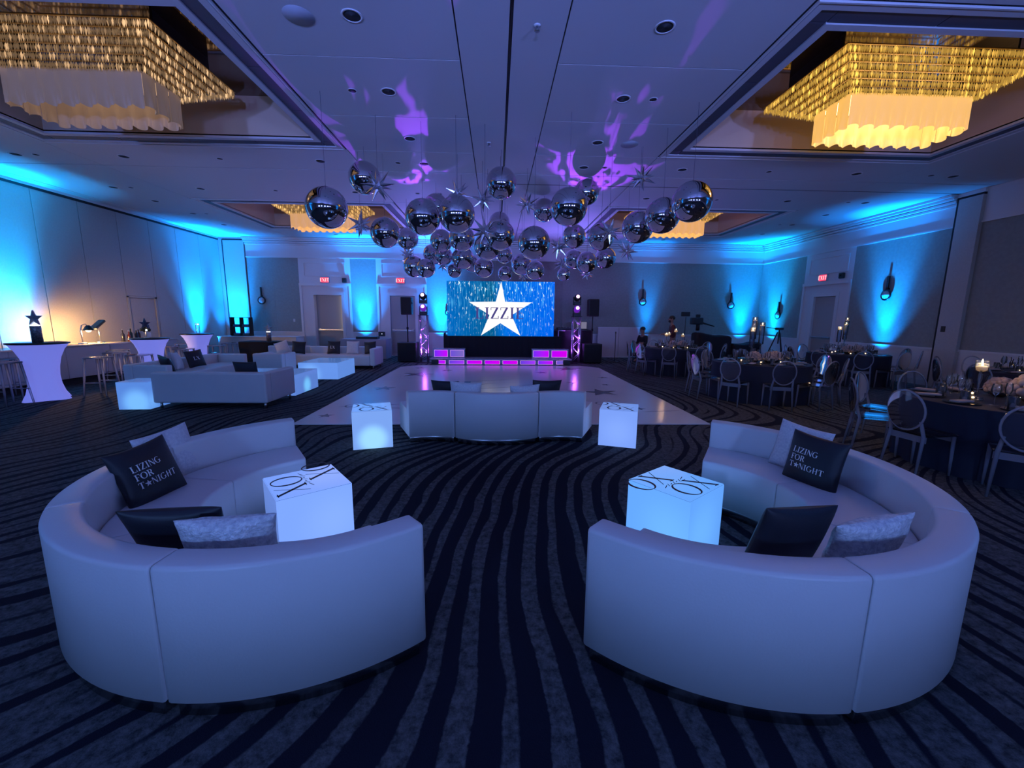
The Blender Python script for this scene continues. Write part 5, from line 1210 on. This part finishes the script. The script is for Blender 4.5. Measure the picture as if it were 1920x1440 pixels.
        put('flame', MB().lathe([(.0, hh-.005), (.010, hh+.012), (.006, hh+.03), (0, hh+.048)], 10), M_flame, c)
        if k == 0: lamp('candle_light', 'POINT', (0, 0, hh+.06), (1, .62, .3), 2.0, c, .02)
    for x, y, s in roses:
        fl = thing('rose_bowl', 'blush rose dome on the table %s' % place, 'flowers', (x, y, ZT_), 0, 'rose domes %s' % place)
        put('bowl', PROTO['bowl'], mat('mirror_bowl', (.6, .55, .5), .1, 1.0), fl); o = put('roses', PROTO['rb'], M_rose, fl, (0, 0, .10*s)); o.scale = (s,)*3
    for k in range(5):
        a = 2*PI*k/5+.4; x, y = (.37*math.cos(a), .37*math.sin(a))
        v_ = thing('votive', 'small lit votive candle on the table %s' % place, 'candle', (cx+x, cy+y, ZT_), 0, 'votives %s' % place)
        put('cup', MB().lathe([(.022, 0), (.028, .05)], 12, cap=False), M_glass, v_); put('wick_flame', MB().sphere((0, 0, .03), .011, 8, 6), emit_mat('votive_flame', (1, .6, .25), 9), v_)
def angs(a0, n=10, skip=()): return [a0+36*k for k in range(n) if k not in skip]
dining_table(5.55, 8.48, .91, 'centred beside the dance floor', angs(181), [(5.40, 8.60, 1.42), (5.52, 8.75, 1.64), (5.66, 8.70, 1.53)], [(5.33, 8.36, 1.0), (5.59, 8.26, 1.0), (5.82, 8.42, 1.0)], off=10)
dining_table(5.45, 12.45, .90, 'farthest toward the back wall', angs(168), [(5.16, 12.46, 1.17), (5.30, 12.62, 1.19), (5.48, 12.55, 1.29), (5.66, 12.45, 1.15)], [(5.30, 12.25, 1.0), (5.58, 12.25, 1.0)], off=5, squat=True)
dining_table(9.40, 10.75, .90, 'nearest the side wall door', angs(170, 10, (6,)), [(9.15, 10.8, 1.42), (9.35, 10.85, 1.54), (9.45, 10.95, 1.66)], [(9.28, 10.60, 1.0), (9.56, 10.62, 1.0)], off=3)
dining_table(5.82, 4.38, .92, 'right behind the sofa ring', angs(115, 10, (5, 6, 7, 8)), [(5.52, 4.48, 1.15), (5.66, 4.60, 1.17)], [(5.90, 4.26, 1.4), (6.02, 4.66, 1.0)], off=8, squat=True)
dining_table(9.75, 6.95, .92, 'against the folding wall leaf', angs(150, 10, (4, 5, 6, 7)), [(9.6, 7.0, 1.5)], [(9.7, 6.8, 1.1)], off=12)

# ================================================================ people at the back
def skin_body(name, joints, edges, radii, m, parent=None, sub=2):
    me = bpy.data.meshes.new(name); me.from_pydata(joints, edges, []); o = bpy.data.objects.new(name, me); COL.objects.link(o)
    if parent is not None: o.parent = parent
    sk = o.modifiers.new('skin', 'SKIN'); sk.use_smooth_shade = True
    lay = me.skin_vertices[0].data
    for i, r in enumerate(radii): lay[i].radius = (r, r) if not isinstance(r, tuple) else r
    lay[0].use_root = True
    ss = o.modifiers.new('smooth', 'SUBSURF'); ss.levels = sub; ss.render_levels = sub
    me.materials.append(m); return o
def person(loc, rz, label, skin, shirt, trouser, hair, lean=.0, seat=False, beard=True):
    """stands (or sits) at loc, faces local -y"""
    zh = .50 if seat else .92       # hip height
    def T(z, y=0): return (0, y-lean*(z-zh), z)
    neck = zh+.52; J = []; E = []; R = []
    def add(p, r, prev=None):
        J.append(p); R.append(r)
        if prev is not None: E.append((prev, len(J)-1))
        return len(J)-1
    hip = add((0, 0, zh), (.13, .10)); wai = add(T(zh+.2), (.125, .095), hip); che = add(T(zh+.40), (.15, .105), wai); nk = add(T(neck), .055, che); hd0 = add((0, T(neck)[1]-.02, neck+.08), .062, nk)
    hd = add((0, T(neck)[1]-.03, neck+.17), (.085, .10), hd0); add((0, T(neck)[1]-.025, neck+.25), (.07, .085), hd)
    for s in (-1, 1):
        sh = add((s*.17, T(zh+.45)[1], zh+.45), .055, che); el = add((s*.23, T(zh+.2)[1]-.06, zh+.20), .042, sh); wr = add((s*.19, T(zh+.2)[1]-.28, zh+.16), .03, el); pm = add((s*.18, T(zh+.2)[1]-.36, zh+.15), (.038, .02), wr)
        for q in range(4): f1 = add((s*.18+(q-1.5)*.02, T(zh+.2)[1]-.41, zh+.145), .009, pm); add((s*.18+(q-1.5)*.021, T(zh+.2)[1]-.45, zh+.125), .008, f1)
        th = add((s*.18-s*.04, T(zh+.2)[1]-.37, zh+.16), .010, pm)
        if seat: kn = add((s*.12, -.42, zh-.02), .07, hip); an = add((s*.12, -.42, .08), .045, kn); add((s*.13, -.55, .04), (.045, .035), an)
        else: kn = add((s*.10, -.01, .50), .07, hip); an = add((s*.11, .02, .08), .045, kn); add((s*.12, -.12, .04), (.045, .035), an)
    b = skin_body('person', J, E, R, skin); b.location = loc; b.rotation_euler = (0, 0, rz); tag(b, label, 'person')
    # clothing: same skeleton, slightly fuller, ending at the wrists, neck and ankles
    J2, E2, R2 = [], [], []
    def add2(p, r, prev=None):
        J2.append(p); R2.append(r)
        if prev is not None: E2.append((prev, len(J2)-1))
        return len(J2)-1
    c0 = add2((0, 0, zh-.04), (.155, .12)); c1 = add2(T(zh+.2), (.145, .115), c0); c2 = add2(T(zh+.41), (.17, .125), c1)
    for s in (-1, 1):
        a = add2((s*.175, T(zh+.45)[1], zh+.45), .07, c2); e = add2((s*.235, T(zh+.2)[1]-.06, zh+.20), .055, a); add2((s*.21, T(zh+.2)[1]-.2, zh+.175), .045, e)
    skin_body('shirt', J2, E2, R2, shirt, b)
    J3, E3, R3 = [(0, 0, zh)], [], [(.15, .115)]
    for s in (-1, 1):
        pts = [((s*.12, -.42, zh-.02), .085), ((s*.12, -.42, .12), .06)] if seat else [((s*.10, -.01, .50), .085), ((s*.11, .02, .10), .06)]
        prev = 0
        for p, r in pts: J3.append(p); R3.append(r); E3.append((prev, len(J3)-1)); prev = len(J3)-1
    skin_body('trousers', J3, E3, R3, trouser, b)
    hy, hz = T(neck)[1]-.03, neck+.17
    put('hair', MB().sphere((0, hy+.02, hz+.05), (.092, .105, .085), 18, 12), hair, b)
    if beard: put('beard', MB().sphere((0, hy-.055, hz-.07), (.062, .055, .05), 14, 8), hair, b)
    put('nose', MB().sphere((0, hy-.105, hz-.005), (.014, .02, .022), 8, 6), skin, b)
    for s in (-1, 1):
        put('eye', MB().sphere((s*.033, hy-.09, hz+.02), (.012, .01, .008), 8, 6), M_black, b); put('ear', MB().sphere((s*.09, hy+.01, hz), (.012, .022, .032), 8, 6), skin, b)
    return b
person((6.35, 14.75, 0), -PI/2-.2, 'bearded person in a dark red shirt leaning to work behind the tables', mat('skin_tone', (.30, .17, .12), .5), mat('red_shirt', (.10, .016, .016), .7), mat('dark_trousers', (.012, .012, .016), .8), mat('dark_hair', (.012, .010, .010), .6), .12)
person((5.62, 15.7, 0), -PI/2+.4, 'person in black clothing sitting low beside the white partition', MATS['skin_tone'], mat('black_shirt', (.008, .008, .012), .8), MATS['dark_trousers'], MATS['dark_hair'], .1, True, False)
st = thing('work_stool', 'black stool under the person sitting beside the white partition', 'stool', (5.62, 15.7, 0)); put('seat', MB().lathe([(.18, .30), (.19, .33), (.17, .345)], 20), M_black, st)
for k in range(4): put('leg', MB().tube([(.1*math.cos(k*PI/2+.8), .1*math.sin(k*PI/2+.8), .305), (.18*math.cos(k*PI/2+.8), .18*math.sin(k*PI/2+.8), 0)], .012, 6), M_blackm, st)
